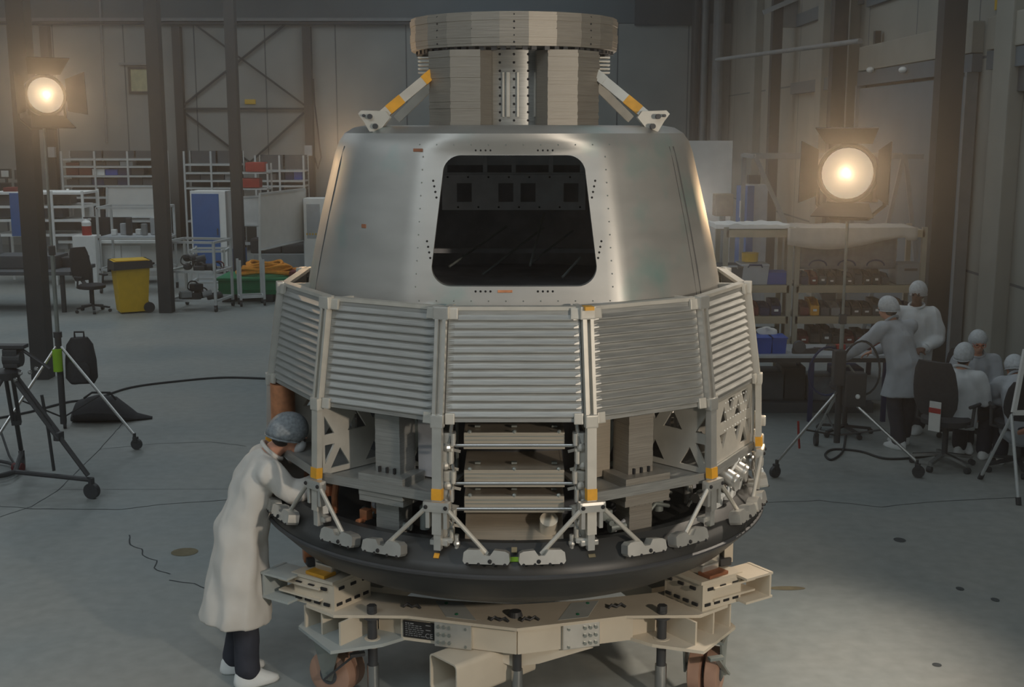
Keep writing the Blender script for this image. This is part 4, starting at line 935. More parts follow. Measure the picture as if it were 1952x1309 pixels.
def stand_pose(h=1.75, **k):
    s = h / 1.75
    J = dict(pelvis=(0, 0, .94), chest=(0, .01, 1.26), neck=(0, .0, 1.46), head=(0, -.03, 1.615), face=(0, -1, 0), sl=(.18, .01, 1.39), sr=(-.18, .01, 1.39), el=(.24, .02, 1.10), er=(-.24, .02, 1.10), wl=(.23, -.06, .86), wr=(-.23, -.06, .86), hl=(.095, 0, .90), hr=(-.095, 0, .90), kl=(.10, -.01, .49), kr=(-.10, -.01, .49), al=(.10, .02, .085), ar=(-.10, .02, .085), hem=(0, 0, .50))
    J.update(k); return {a: (tuple(c * s for c in v) if isinstance(v, tuple) and a not in ('face', 'hup', 'hdl', 'hdr', 'hul', 'hur', 'fl', 'fr') else v) for a, v in J.items()}
def sit_pose(**k):
    J = dict(pelvis=(0, .02, .54), chest=(0, -.02, .86), neck=(0, -.05, 1.06), head=(0, -.09, 1.21), face=(0, -1, -.1), sl=(.18, -.03, .99), sr=(-.18, -.03, .99), el=(.23, -.10, .74), er=(-.23, -.10, .74), wl=(.12, -.32, .70), wr=(-.12, -.32, .70), hl=(.095, 0, .52), hr=(-.095, 0, .52), kl=(.13, -.42, .54), kr=(-.13, -.42, .54), al=(.13, -.40, .085), ar=(-.13, -.40, .085), hem=(0, -.16, .44))
    J.update(k); return {a: ((v[0], v[1], .085 + (v[2] - .085) * .92) if isinstance(v, tuple) and a not in ('face', 'hup', 'hdl', 'hdr', 'hul', 'hur', 'fl', 'fr') else v) for a, v in J.items()}
# the person in front: leaning over the rim from the left, arms inside the bay. Local -Y is the way they face.
person('person in long white coat and sheer hair net leaning into the capsule from the left', (-1.665, 7.12, 0), R_(104), stand_pose(1.75, pelvis=(0, 0, .97), chest=(0, -.10, 1.27), neck=(-.02, -.19, 1.45), head=(-.07, -.315, 1.565), face=(.18, -.86, -.48), hup=(0, -.45, .9), sl=(.17, -.15, 1.385), sr=(-.18, -.17, 1.375), el=(.20, -.28, 1.25), er=(-.22, -.30, 1.24), wl=(.12, -.53, 1.33), wr=(-.14, -.54, 1.32), hdl=(0, -1, 0), hdr=(0, -1, -.1), hl=(.09, .0, .93), hr=(-.10, .0, .93), kl=(.09, -.01, .50), kr=(-.10, .0, .50), al=(.10, .08, .085), ar=(-.12, -.0, .085), hem=(0, .06, .41), curl=.6), coat='coat', vox=.010, net='netd', mask=True, hem_w=1.22, trous='trous')
person('person in grey smock, back turned, bending to the work table', (4.22, 12.75, 0), R_(205), stand_pose(1.66, chest=(.03, -.10, 1.24), neck=(.04, -.19, 1.42), head=(.06, -.26, 1.56), face=(.15, -.9, -.3), sl=(.21, -.13, 1.36), sr=(-.17, -.12, 1.365), el=(.40, -.28, 1.14), er=(-.20, -.36, 1.12), wl=(.40, -.55, .98), wr=(-.05, -.58, 1.0), hem=(0, .02, .60), al=(.10, .10, .085), ar=(-.10, -.06, .085)), coat='coat2', vox=.013, hem_w=1.15)
person('standing person in white smock facing us, hands held at the waist', (4.52, 13.35, 0), R_(-12), stand_pose(1.73, el=(.27, .0, 1.10), er=(-.25, .0, 1.10), wl=(.09, -.22, 1.02), wr=(-.05, -.24, 1.0), hdl=(-1, -.3, 0), hdr=(1, -.3, 0), face=(-.35, -.9, -.25), hem=(0, 0, .62)), skin='skind', coat='coatw', vox=.013)
person('seated person in white smock seen from behind on the black office chair', (4.56, 12.05, 0), R_(135), sit_pose(face=(.2, -1, -.15), hem=(0, .06, .44)), coat='coatw', vox=.013)
person('seated person facing us in grey smock wearing amber glasses', (5.06, 12.95, 0), R_(-8), sit_pose(face=(.0, -1, -.25)), coat='coat2', vox=.013, glasses=True, hair='hairg')
person('seated person in grey smock bent forward at the right edge', (5.10, 11.66, 0), R_(170), sit_pose(pelvis=(0, .06, .56), chest=(.02, -.16, .84), neck=(.04, -.32, .98), head=(.05, -.44, 1.07), face=(.1, -.8, -.5), hup=(0, -.4, .9), sl=(.21, -.27, .93), sr=(-.15, -.27, .93), el=(.24, -.42, .74), er=(-.2, -.42, .74)), coat='coat2', vox=.013, hair='hairg')
# ------------------------------------------------------------------ left side of the hall
def parts(*a): pass
# floodlight on a roller stand, left
def flood(name_label, loc, rz, tilt, s=1.0, m='lampw', dr=1.0):
    t = thing('floodlight', name_label, 'lamp', loc, rz); T = Matrix.Rotation(tilt, 4, 'X')
    def put(mb, nm, mt, par=t, smooth=False):
        for v in mb.bm.verts: v.co = (T @ v.co) * s
        return mb.build(nm, M[mt], par, smooth=smooth)
    hs = MB(); hs.cyl((0, -.02, 0), (0, .34, 0), .19, .17, 24); hs.box((0, .20, -.12), (.30, .26, .12), None, .02); put(hs, 'housing', 'black')
    put(MB().lathe([(.0, 0), (.165, 0), (.165, .02), (0, .05)], 28, fn=None) if False else MB().cyl((0, -.035, 0), (0, -.018, 0), .165, n=28), 'lens', m)
    put(MB().tube([(.185 * math.cos(a), -.03, .185 * math.sin(a)) for a in (2 * math.pi * i / 28 for i in range(28))], .014, 8, closed=True), 'lens_ring', 'black')
    for k in range(4):
        a = math.pi / 2 * k + math.pi / 4 * 0; rr = Matrix.Rotation(a, 4, 'Y'); fb = MB()
        vs = [rr @ Vector(p) for p in ((-.15, -.04, .19), (.15, -.04, .19), (.20, -.20 * dr, .19 + .13 * dr), (-.20, -.20 * dr, .19 + .13 * dr))]
        vs2 = [v + (rr @ Vector((0, .006, .006))) for v in vs]
        fb.loft([vs, vs2]); put(fb, 'barn_door', 'black')
    put(MB().tube([(-.22, .14, 0), (-.22, .14, -.2), (-.12, .14, -.29), (.12, .14, -.29), (.22, .14, -.2), (.22, .14, 0)], .014, 8), 'yoke', 'black')
    return t
LP = (-4.84, 12.75, 3.74)
flood('glowing left floodlight with black barn doors in front of the nearest column', LP, R_(38), R_(-6), 1.1)
def roller_stand(label, x, y, hgt, spread, rz, mcol='steel', pole2='zinc', hub=.95):
    t = thing('light_stand', label, 'stand', (x, y, 0), rz)
    MB().cyl((0, 0, .25), (0, 0, hub + .1), .034, n=12).cyl((0, 0, hub + .1), (0, 0, hub + .16), .045, n=12).build('column', M['black'], t, smooth=True)
    MB().cyl((0, 0, hub), (0, 0, hgt * .62), .022, n=10).build('riser', M[pole2], t, smooth=True)
    MB().cyl((0, 0, hgt * .6), (0, 0, hgt), .015, n=10).build('top_riser', M[pole2], t, smooth=True)
    MB().box((0, 0, hgt * .61), (.07, .06, .10), None, .01).build('clamp', M['black'], t)
    for k in range(3):
        a = R_(90 + 120 * k); d = Vector((math.cos(a), math.sin(a), 0)); e = d * spread + Vector((0, 0, .16))
        lg = MB().tube([Vector((0, 0, hub)) + d * .03, e], .0165, 8).build('leg', M[mcol], t, smooth=True)
        MB().tube([Vector((0, 0, .33)) + d * .02, d * spread * .55 + Vector((0, 0, hub - (hub - .16) * .55))], .010, 6).build('leg_brace', M['black'], t)
        w = MB(); w.cyl(e + Vector((0, 0, .02)), e + Vector((0, 0, -.06)), .018, n=8); x_ = d.cross(Vector((0, 0, 1)))
        w.cyl(e + Vector((0, 0, -.10)) - x_ * .018 + d * .02, e + Vector((0, 0, -.10)) + x_ * .018 + d * .02, .06, n=16); w.box(e + Vector((0, 0, -.05)) + d * .01, (.05, .05, .06), a, .008)
        w.build('castor', M['black'], lg)
    return t
ls = roller_stand('chrome legged roller stand under the left floodlight', -4.87, 12.75, 3.50, .82, R_(20), hub=1.10)
solo(MB().cyl((-4.87, 12.70, .84), (-4.87, 12.70, 1.08), .05, n=12), 'marker_sleeve', M['lime'], 'lime green sleeve strapped to the left light stand', 'sleeve', smooth=True)
# backpack hanging on that stand
t = thing('backpack', 'black backpack hanging from the left light stand', 'backpack', (-4.68, 12.86, .68))
b = MB(); b.loft([oval((0, 0, z), (0, 0, 1), (1, 0, 0), a, c_, 16) for z, a, c_ in ((0, .13, .09), (.06, .17, .12), (.25, .17, .125), (.42, .14, .10), (.50, .09, .07))]); b.jitter(.01, 9).build('sack', M['blackm'], t, smooth=True)
MB().tube([(-.05, 0, .48), (-.05, 0, .56), (.05, 0, .56), (.05, 0, .48)], .012, 6).build('carry_loop', M['blackm'], t); MB().loft([oval((0, -.11, z), (0, 0, 1), (1, 0, 0), a, .035, 12) for z, a in ((.03, .10), (.07, .13), (.20, .13), (.25, .09))]).build('pocket', M['blackm'], t, smooth=True)
# bag lying on the floor
p = fl(200, 800); t = thing('floor_bag', 'black soft bag lying open on the floor beside the camera dolly', 'bag', (p.x, p.y, 0), .1)
b = MB(); b.loft([oval((x, 0, h * .5), (1, 0, 0), (0, 1, 0), w, h * .5, 16) for x, w, h in ((-.36, .16, .12), (-.30, .26, .24), (-.1, .30, .30), (.12, .28, .27), (.26, .20, .16), (.38, .10, .07), (.55, .03, .03))]); b.jitter(.02, 7)
for v in b.bm.verts: v.co.z = max(.0, v.co.z)
b.build('bag_body', M['blackm'], t, smooth=True); MB().tube([(-.2, -.1, .29), (-.1, -.12, .36), (.1, -.1, .35), (.16, -.08, .26)], .014, 6).build('strap', M['blackm'], t)
# video camera tripod on a wheeled dolly, cut by the left edge
p = fl(20, 870); base = Vector((-4.66, 11.05, 0)); t = thing('camera_tripod', 'black video tripod with fluid head and wheeled spreader at the left edge', 'tripod', base)
hubz = 1.14; hb = Vector((-.05, 0, hubz))
MB().lathe([(0, hubz - .06), (.10, hubz - .04), (.12, hubz + .03), (.07, hubz + .06), (0, hubz + .07)], 20, (-.05, 0, 0)).build('bowl', M['black'], t, smooth=True)
hdm = MB(); hdm.box((0.0, 0, hubz + .16), (.14, .12, .18), None, .02); hdm.cyl((-.07, 0, hubz + .15), (.09, 0, hubz + .15), .07, n=16); hdm.build('fluid_head', M['black'], t)
MB().box((.0, 0, hubz + .27), (.28, .12, .035), None, .008).build('mount_plate', M['black'], t)
MB().tube([(.08, 0, hubz + .25), (.30, -.02, hubz + .10), (.36, -.03, hubz + .06)], .017, 8).build('pan_handle', M['black'], t, smooth=True)
kb = MB()
for x, z in ((.10, .03), (.19, .04), (.05, -.03), (.25, .07)): kb.ball((x, -.08, hubz + z), .022, u=8, v=6)
kb.build('lever_knob', M['steel'], t)
for k, a in enumerate((R_(-14), R_(108), R_(232))):
    d = Vector((math.cos(a), math.sin(a), 0)); e = hb + d * .78; e.z = .22
    s0 = hb + d * .07 - Vector((0, 0, .02)); lg = MB()
    n_ = d.cross(Vector((0, 0, 1)))
    for o_ in (-.03, .03): lg.tube([s0 + n_ * o_, s0.lerp(e, .62) + n_ * o_], .02, 8)
    lg.tube([s0.lerp(e, .5), e], .023, 8); lg.box(s0.lerp(e, .6), (.06, .09, .08), a, .01); lo = lg.build('leg', M['black'], t)
    MB().tube([Vector((-.05, 0, .20)), e + Vector((0, 0, -.04)) + d * .05], .024, 8).build('spreader_arm', M['black'], t)
    w = MB(); w.cyl(e + d * .03 + Vector((0, 0, -.02)), e + d * .03 + Vector((0, 0, -.12)), .03, n=10); w.cyl(e + d * .03 + n_ * -.025 + Vector((0, 0, -.145)), e + d * .03 + n_ * .025 + Vector((0, 0, -.145)), .075, n=18); w.build('wheel', M['black'], t, smooth=True)
MB().tube([(.26, -.02, .95), (.30, -.02, .6), (.33, -.03, .22)], .016, 8).build('centre_cable', M['cable'], t)
# cables on the floor
def cable(label, pts, r=.012, name='floor_cable', m='cable'):
    P = [fl(*q) + Vector((0, 0, r)) for q in pts]; Q = []
    for i in range(len(P) - 1):
        p0, p1, p2, p3 = P[max(i - 1, 0)], P[i], P[i + 1], P[min(i + 2, len(P) - 1)]
        for k in range(8):
            s = k / 8; Q.append(.5 * ((2 * p1) + (p2 - p0) * s + (2 * p0 - 5 * p1 + 4 * p2 - p3) * s * s + (3 * p1 - p0 - 3 * p2 + p3) * s ** 3))
    Q.append(P[-1]); return solo(MB().tube(Q, r, 6), name, M[m], label, 'cable', smooth=True)
cable('long black cable curving across the floor from the left edge to the capsule', [(-60, 806), (0, 798), (60, 786), (130, 768), (180, 762), (250, 740), (340, 728), (430, 721), (525, 724)], .014)
co = [fl(-12 + 45 * math.cos(a * .9) , 896 + 16 * math.sin(a * .9) + a * .6) for a in [i * .35 for i in range(60)]]
solo(MB().tube([fl(2, 850) + Vector((0, 0, .2)), fl(18, 874) + Vector((0, 0, .03))] + [q + Vector((0, 0, .02 + .0009 * i)) for i, q in enumerate(co)], .012, 6), 'cable_coil', M['cable'], 'loose coil of black cable on the floor at the left edge', 'cable', smooth=True)
p = fl(34, 899); solo(MB().cyl(p + Vector((-.04, 0, .05)), p + Vector((.06, -.02, .05)), .045, n=12), 'cable_plug', M['dkred'], 'dark red plug at the end of the cable coil', 'plug', smooth=True)
# ---- furniture along the far left
YT = 22.6
tb = thing('work_table', 'dark long work table at far left behind the nearest column', 'table', (-9.75, 23.1, 0))
MB().box((-.35, 0, .74), (3.7, 1.4, .07), None, .01).build('tabletop', M['dkgrey'], tb)
for x, y in ((1.32, -.62), (1.42, .62), (-2.1, -.62), (-2.1, .62)): MB().box((x, y, .355), (.07, .07, .71)).build('leg', M['black'], tb)
MB().box((-.35, .62, .62), (3.5, .05, .14)).build('apron', M['black'], tb)
bx = thing('table_crate', 'grey wedge shaped cover on the dark table at far left', 'cover', (-10.0, 23.2, .775))
b = MB(); b.loft([[Vector((x, y, 0)) for x, y in ((-.55, -.3), (.10, -.3), (.10, .3), (-.55, .3))], [Vector((x, y, .62)) for x, y in ((-.40, -.25), (.06, -.25), (.06, .25), (-.40, .25))]]); b.build('cover_sheet', M['grey'], bx)
solo(MB().box((-9.35, 23.2, .90), (1.35, .7, .25), None, .03), 'folded_mats', M['dkgrey'], 'dark stack of mats lying on the far left table', 'mat')
solo(MB().box((-8.55, 23.4, .87), (.5, .5, .19), None, .03), 'tool_tray', M['black'], 'black tray on the right end of the far left table', 'tray')
# office chair
def office_chair(label, loc, rz, back_h=.62, tall=False, chrome=False):
    t = thing('office_chair', label, 'chair', loc, rz)
    sb = MB(); sb.loft([oval((0, 0, z), (0, 0, 1), (1, 0, 0), a, b_, 20) for z, a, b_ in ((.44, .20, .20), (.46, .25, .25), (.51, .25, .25), (.53, .21, .21))]); sb.build('seat', M['blackm'], t, smooth=True)
    bk = MB(); secs = []
    for k in range(7):
        z = .58 + back_h * k / 6; w = (.17, .22, .235, .235, .225, .21, .17)[k]; y = .24 + .10 * k / 6
        secs.append([Vector((w * math.cos(a) , y + .035 * math.sin(a) + .05 * (abs(math.cos(a)) ** 2 - 1) * -.6, z)) for a in (2 * math.pi * i / 16 for i in range(16))])
    bk.loft(secs).build('backrest', M['blackm'], t, smooth=True)
    MB().bar((0, .10, .43), (0, .30, .62), .08, .02).build('back_bracket', M['black'], t)
    MB().cyl((0, 0, .12), (0, 0, .44), .03, n=12).build('gas_lift', M['black'], t, smooth=True)
    for s_ in (-1, 1): MB().tube([(s_ * .22, .05, .46), (s_ * .29, .05, .48), (s_ * .29, .02, .66), (s_ * .29, -.10, .68), (s_ * .29, .12, .68)], .018, 8).build('armrest', M['black'], t)
    for k in range(5):
        a = R_(18 + 72 * k); d = Vector((math.cos(a), math.sin(a), 0)); n_ = d.cross(Vector((0, 0, 1)))
        lg = MB().bar(d * .02 + Vector((0, 0, .13)), d * .31 + Vector((0, 0, .085)), .045, .03, up=(0, 0, 1)).build('base_leg', M['steel' if chrome else 'black'], t)
        MB().cyl(d * .31 - n_ * .025 + Vector((0, 0, .03)), d * .31 + n_ * .025 + Vector((0, 0, .03)), .03, n=12).build('castor', M['black'], lg)
    return t
p = fl(200, 598); office_chair('black mesh office chair beside the yellow wheeled bin', (p.x - .30, p.y + .25, 0), R_(58), .62)
# yellow wheelie bin
p = fl(262, 598); t = thing('wheeled_bin', 'yellow wheeled waste bin with black liner folded over its rim', 'bin', (p.x - .17, p.y + .25, 0), R_(-62))
def trap(w0, d0, w1, d1, z0, z1): return [[Vector((x * w, y * d, z)) for x, y in ((-1, -1), (1, -1), (1, 1), (-1, 1))] for w, d, z in ((w0 / 2, d0 / 2, z0), (w1 / 2, d1 / 2, z1))]
MB().loft(trap(.42, .50, .56, .62, .03, .94)).build('bin_body', M['yellow'], t); MB().loft(trap(.60, .66, .61, .67, .93, .98)).build('rim', M['yellow'], t)
MB().loft(trap(.52, .58, .52, .58, .93, 1.0)).build('lid', M['yellow'], t)
b = MB(); secs = []
for k, z in enumerate((.95, .99, .90, .80)):
    secs.append([Vector((x * (.31 + .008 * k), y * (.335 + .008 * k), z + (.03 * math.sin(9 * i / 6) if k == 3 else 0) + (.06 * x if k == 3 else 0))) for i, (x, y) in enumerate(((-1, -1), (-.3, -1), (.4, -1), (1, -1), (1, 1), (-1, 1)))])
b.loft([secs[1], secs[2], secs[3]], cap=False).build('bin_liner', M['blackm'], t)
for s_ in (-1, 1): MB().cyl((s_ * .20, .27, .10), (s_ * .26, .27, .10), .10, n=18).build('wheel', M['black'], t, smooth=True)
MB().tube([(-.2, .33, .9), (-.2, .40, .92), (.2, .40, .92), (.2, .33, .9)], .018, 8).build('handle', M['black'], t)
MB().cyl((.205, .24, .10), (.27, .10, .10), .09, n=16).build('wheel', M['black'], t, smooth=True) if False else None
# generic open rack with items
def rack(label, p0, p1, Y, depth, cols, shelves, mname, name='storage_rack', cat='shelf', zs=None, post=.05, group=None, back=None, z0=0):
    a, b_ = at(p0[0], p0[1], Y), at(p1[0], p1[1], Y); x0, x1, zt = a.x, b_.x, a.z
    t = thing(name, label, cat, ((x0 + x1) / 2, Y + depth / 2, z0), 0, group); w = x1 - x0
    for i in range(cols + 1):
        for y in (-depth / 2, depth / 2): MB().box((-w / 2 + w * i / cols, y, (zt - z0) / 2), (post, post * .8, zt - z0)).build('upright', M[mname], t)
    for z in shelves: MB().box((0, 0, z - z0 - .03), (w, depth, .05)).build('shelf', M[mname], t)
    if back: MB().box((0, depth / 2 - .01, (zt - z0) / 2), (w, .02, zt - z0)).build('back_sheet', M[back], t)
    return t, x0, x1
def zat(py, Y): return at(976, py, Y).z
def bin_row(name, label, cat, x0, x1, y, z, n, mats, hrange, dep, group, gap=.02, kind='bin'):
    w = (x1 - x0) / n
    for i in range(n):
        h = random.uniform(*hrange); ww = w - gap; mm = mats[i % len(mats)] if isinstance(mats, (list, tuple)) else mats
        b = MB(); c = Vector((x0 + w * (i + .5), y, z)); th = .012
        if kind == 'bin':
            b.box(c + Vector((0, 0, th / 2)), (ww, dep, th)); b.box(c + Vector((0, dep / 2 - th / 2, h / 2)), (ww, th, h)); b.box(c + Vector((0, -dep / 2 + th / 2, h * .32)), (ww, th, h * .64))
            for s_ in (-1, 1): b.ext([(-dep / 2, 0), (dep / 2, 0), (dep / 2, h), (-dep * .15, h), (-dep / 2, h * .6)], c + Vector((s_ * (ww / 2 - th / 2) - th / 2, 0, 0)), (0, 1, 0), (0, 0, 1), th)
            b.box(c + Vector((0, -dep / 2 - .004, h * .36)), (ww * .5, .006, h * .18)); b.box(c + Vector((0, .02, h * .42)), (ww * .8, dep * .7, h * .5), .2 * random.uniform(-1, 1), .03)
        else: b.box(c + Vector((0, 0, h / 2)), (ww, dep, h), None, .015); b.box(c + Vector((0, 0, h - .02)), (ww + .008, dep + .01, .03), None, .006)
        lb = label(i, mm) if callable(label) else label
        o = solo(b, name, M[mm], lb, cat, group)
        if kind == 'bin' and random.random() < .6: MB().box(c + Vector((0, -dep / 2 - .009, h * .36)) - Vector(o.location), (ww * .42, .004, h * .15)).build('label_plate', M['white'], o)
YR = 33.6
r1, x0, x1 = rack('tall grey parts rack on the far wall left of the yellow bin column', (116, 288), (305, 288), YR, .7, 3, [zat(302, YR), zat(316, YR), zat(334, YR), zat(353, YR), zat(375, YR), .9, .3], 'profile', back='dkgrey')
NAMEC = {'dkred': 'dark red', 'navy': 'navy', 'black': 'black', 'dkgrey': 'dark grey', 'blue': 'blue', 'red': 'red', 'ltgrey': 'pale grey', 'grey': 'grey', 'brownbx': 'brown', 'yellow': 'yellow', 'orange': 'orange', 'amber': 'amber', 'white': 'white', 'offw': 'off-white'}
bin_row('parts_box', lambda i, m: f'{NAMEC[m]} box on the far left rack, {ORD[i]} from left on its middle shelf', 'box', x0 + .06, x1 - .5, YR + .3, zat(334, YR), 6, ['dkred', 'dkred', 'white', 'blue', 'navy', 'black'], (.16, .22), .4, 'boxes on the far left rack', kind='box')
bin_row('parts_box', lambda i, m: f'{NAMEC[m]} box on the far left rack, {ORD[i]} from left on its lower shelf', 'box', x0 + .06, x1 - .2, YR + .3, zat(353, YR), 7, ['black', 'dkgrey', 'navy', 'black', 'navy', 'black', 'dkgrey'], (.14, .24), .4, 'boxes on the far left rack', kind='box')
bin_row('parts_box', lambda i, m: f'{NAMEC[m]} box on the far left rack, {ORD[i]} from left on its upper shelf', 'box', x0 + .06, x1 - .8, YR + .3, zat(316, YR), 5, ['dkred', 'grey', 'black', 'dkgrey', 'ltgrey'], (.08, .16), .35, 'boxes on the far left rack', kind='box')
r2, x0, x1 = rack('tall grey parts rack on the far wall behind the blue cabinet', (350, 288), (452, 288), YR, .7, 2, [zat(312, YR), zat(328, YR), zat(343, YR), zat(357, YR), .9, .3], 'profile', back='dkgrey')
bin_row('parts_box', lambda i, m: f'{NAMEC[m]} box on the rack behind the blue cabinet, {ORD[i]} from left', 'box', x0 + .06, x1 - .06, YR + .3, zat(343, YR), 4, ['black', 'dkgrey', 'black', 'grey'], (.14, .2), .4, 'boxes on the rack behind the blue cabinet', kind='box')
r3, x0, x1 = rack('tall grey parts rack on the far wall beside the capsule', (486, 296), (578, 296), YR, .7, 2, [zat(324, YR), zat(343, YR), zat(353, YR), 1.3, .7], 'profile', back='dkgrey')
bin_row('parts_box', lambda i, m: f'{NAMEC[m]} box on the rack beside the capsule, {ORD[i]} from left', 'box', x0 + .06, x1 - .06, YR + .3, zat(343, YR), 5, ['black', 'dkgrey', 'black', 'navy', 'blue'], (.16, .24), .4, 'boxes on the rack beside the capsule', kind='box')
# red crate cart beside the third column
p = at(483, 357, 31); t = thing('tool_cart', 'grey wire cart with red cases left of the capsule', 'cart', (p.x, 31, 0))
b = MB()
for x in (-.42, .42):
    for y in (-.25, .25): b.box((x, y, 1.27), (.04, .04, 2.54))
for z in (.5, 1.2, 1.9, 2.3): b.box((0, 0, z), (.88, .54, .03))
b.build('cart_frame', M['profile'], t)
for i, z in enumerate((1.92, 2.32)): solo(MB().box((p.x - .05 + .15 * i, 31, z + .13), (.5, .4, .24), None, .04), 'tool_case', M['red'], f'red case on the {["lower", "upper"][i]} shelf of the grey wire cart', 'case')
# wall monitors at far left edge
for i, (px, py, mm) in enumerate(((10, 331, 'offw'), (40, 333, 'black'), (10, 357, 'black'), (40, 357, 'black'))):
    p = at(px, py, 33 if i < 2 else 32.7); t = thing('monitor', ['monitor with pale picture at the far left edge', 'dark monitor right of the pale one at far left', 'lower dark monitor at the far left edge', 'lower dark monitor beside the nearest column'][i], 'monitor', (p.x, p.y, 0)); zc = p.z
    MB().box((0, 0, zc), (.34, .05, .26), None, .01).build('case', M['black'], t); MB().box((0, -.027, zc), (.20 if i == 0 else .28, .006, .17 if i == 0 else .20)).build('screen', M[mm if i == 0 else 'screen'], t); MB().box((0, .06, zc / 2), (.06, .06, zc)).build('post', M['dkgrey'], t)
# white open bench unit with screens, far left
YB = 26.5
bu, x0, x1 = rack('white bench frame with drawers behind the nearest column', (-20, 364), (156, 364), YB, 1.0, 3, [zat(366, YB), zat(392, YB), zat(418, YB), zat(446, YB)], 'white', name='bench_unit', cat='bench')
for i, (a, c, py0, py1, m) in enumerate(((-15, 28, 370, 415, 'dkgrey'), (86, 135, 368, 390, 'black'), (86, 120, 394, 416, 'dkgrey'), (88, 142, 418, 440, 'black'), (88, 130, 448, 476, 'grey'))):
    q0, q1 = at(a, py1, YB + .2), at(c, py0, YB + .2); solo(MB().box(((q0.x + q1.x) / 2, YB + .35, (q0.z + q1.z) / 2), (q1.x - q0.x, .4, q1.z - q0.z - .02), None, .02), 'bench_case', M[m], ['dark drawer block at left end of the white bench', 'black case on the top shelf of the white bench', 'dark grey case on the second shelf of the white bench', 'black case on the third shelf of the white bench', 'grey case on the low shelf of the white bench'][i], 'case')
q0, q1 = at(24, 450, 25.9), at(55, 368, 25.9); solo(MB().box(((q0.x + q1.x) / 2, 25.9, (q0.z + q1.z) / 2), (q1.x - q0.x, .06, q1.z - q0.z), None, .01), 'partition_panel', M['cabblue'], 'blue partition panel behind the nearest column', 'panel')
q = at(20, 363, YB + .3); solo(MB().box((q.x, YB + .4, zat(366, YB) + .04), (.3, .3, .1), None, .03), 'red_case', M['dkred'], 'dark red case lying on top of the white bench', 'case')
# soap bottle, white box on a small trolley
q = at(160, 402, 27.6); solo(MB().box(q, (.36, .3, .36), None, .02), 'white_box', M['white'], 'white box standing right of the white bench frame', 'box')
t = thing('hand_wash_bottle', 'tall clear bottle with pink liquid behind the office chair', 'bottle', (at(166, 449, 26.4).x, 26.4, zat(448, 26.4)))
MB().cyl((0, 0, 0), (0, 0, .20), .10, n=14).build('liquid', M['red'], t, smooth=True); MB().lathe([(0, .2), (.10, .2), (.10, .28), (.05, .33), (.04, .36), (0, .36)], 14).build('bottle_neck', M['white'], t, smooth=True); MB().box((0, -.02, .38), (.10, .04, .03)).build('pump', M['black'], t)
t = thing('lab_bench', 'white lab bench with cupboards behind the yellow bin', 'bench', (at(205, 470, 27).x, 27, 0))
MB().box((.15, 0, zat(458, 27)), (2.2, .8, .06)).build('worktop', M['white'], t); MB().box((.15, .1, .55), (2.1, .6, .75), None, .01).build('cupboard', M['offw'], t)
for x in (-.35, .15, .6): MB().box((x, -.21, .55), (.42, .02, .6), None, .005).build('cupboard_door', M['white'], t)
MB().cyl((-.35, -.25, .62), (-.35, -.22, .62), .07, n=14).build('valve_wheel', M['black'], t)
solo(MB().box((at(165, 449, 26.4).x, 26.4, zat(448, 26.4) / 2), (.5, .4, zat(448, 26.4)), None, .02), 'soap_trolley', M['white'], 'small white trolley carrying the pink bottle', 'trolley')
for i, (px, w) in enumerate(((192, .62), (232, .5))):
    q = at(px, 455, 27); t = thing('computer_monitor', ['wide dark monitor on the white lab bench, left one', 'dark monitor on the white lab bench, right one'][i], 'monitor', (q.x, 27, zat(458, 27) + .03))
    MB().box((0, 0, .28), (w, .05, .42), None, .01).build('screen', M['screen'], t); MB().box((0, .05, .05), (.08, .08, .10)).build('stand', M['black'], t)
# whiteboards
def board(label, pts, Y0, Y1, m='offw', legs=True):
    (ax, at0, ab), (bx_, bt, bb_) = pts; a0, a1 = at(ax, ab, Y0), at(ax, at0, Y0); b0, b1 = at(bx_, bb_, Y1), at(bx_, bt, Y1); base = (a0 + b0) / 2; base.z = 0
    t = thing('whiteboard', label, 'whiteboard', base); n_ = (b0 - a0).cross(Vector((0, 0, 1))).normalized() * .03
    a0, a1, b0, b1 = [v - base for v in (a0, a1, b0, b1)]
    MB().loft([[a0, b0, b1, a1], [v - n_ for v in (a0, b0, b1, a1)]]).build('board', M[m], t)
    f = MB()
    for u, v in ((a0, b0), (b0, b1), (b1, a1), (a1, a0)): f.bar(u, v, .045, .045)
    f.build('board_frame', M['profile'], t)
    for u in (a0, b0):
        MB().bar((u.x, u.y - n_.y, u.z), (u.x, u.y - n_.y, .05), .05, .05).build('leg', M['profile'], t); MB().bar((u.x, u.y - .3, .05), (u.x, u.y + .3, .05), .05, .05).build('foot', M['profile'], t)
    MB().bar(a0 + n_ * 2, b0 + n_ * 2, .09, .02).build('pen_tray', M['profile'], t)
    return t
board('whiteboard left of the second column, seen flat', ((204, 355, 414), (312, 355, 414)), 28.6, 28.6)
board('tilted whiteboard with a pen tray right of the blue cabinet column', ((495, 370, 476), (581, 360, 456)), 25.9, 27.9)
board('pale whiteboard half hidden behind the tilted one', ((456, 376, 430), (495, 374, 430)), 29.5, 29.5, 'white')
# white appliance with yellow black stripe
q0, q1 = at(581, 490, 27.5), at(618, 378, 27.5); t = thing('control_cabinet', 'white control cabinet standing behind the capsule at left', 'cabinet', ((q0.x + q1.x) / 2, 27.5, 0))
MB().box((0, .25, .5 * q1.z), (q1.x - q0.x, .5, q1.z), None, .015).build('case', M['white'], t); MB().box((-.02, -.006, q1.z * .72), (.3, .012, q1.z * .42)).build('door', M['ltgrey'], t)
hz = MB()
for i in range(6): hz.box((-.17 + .066 * i, -.008, zat(446, 27.5)), (.033, .012, .04))
hz.build('hazard_stripe', M['yellow'], t)
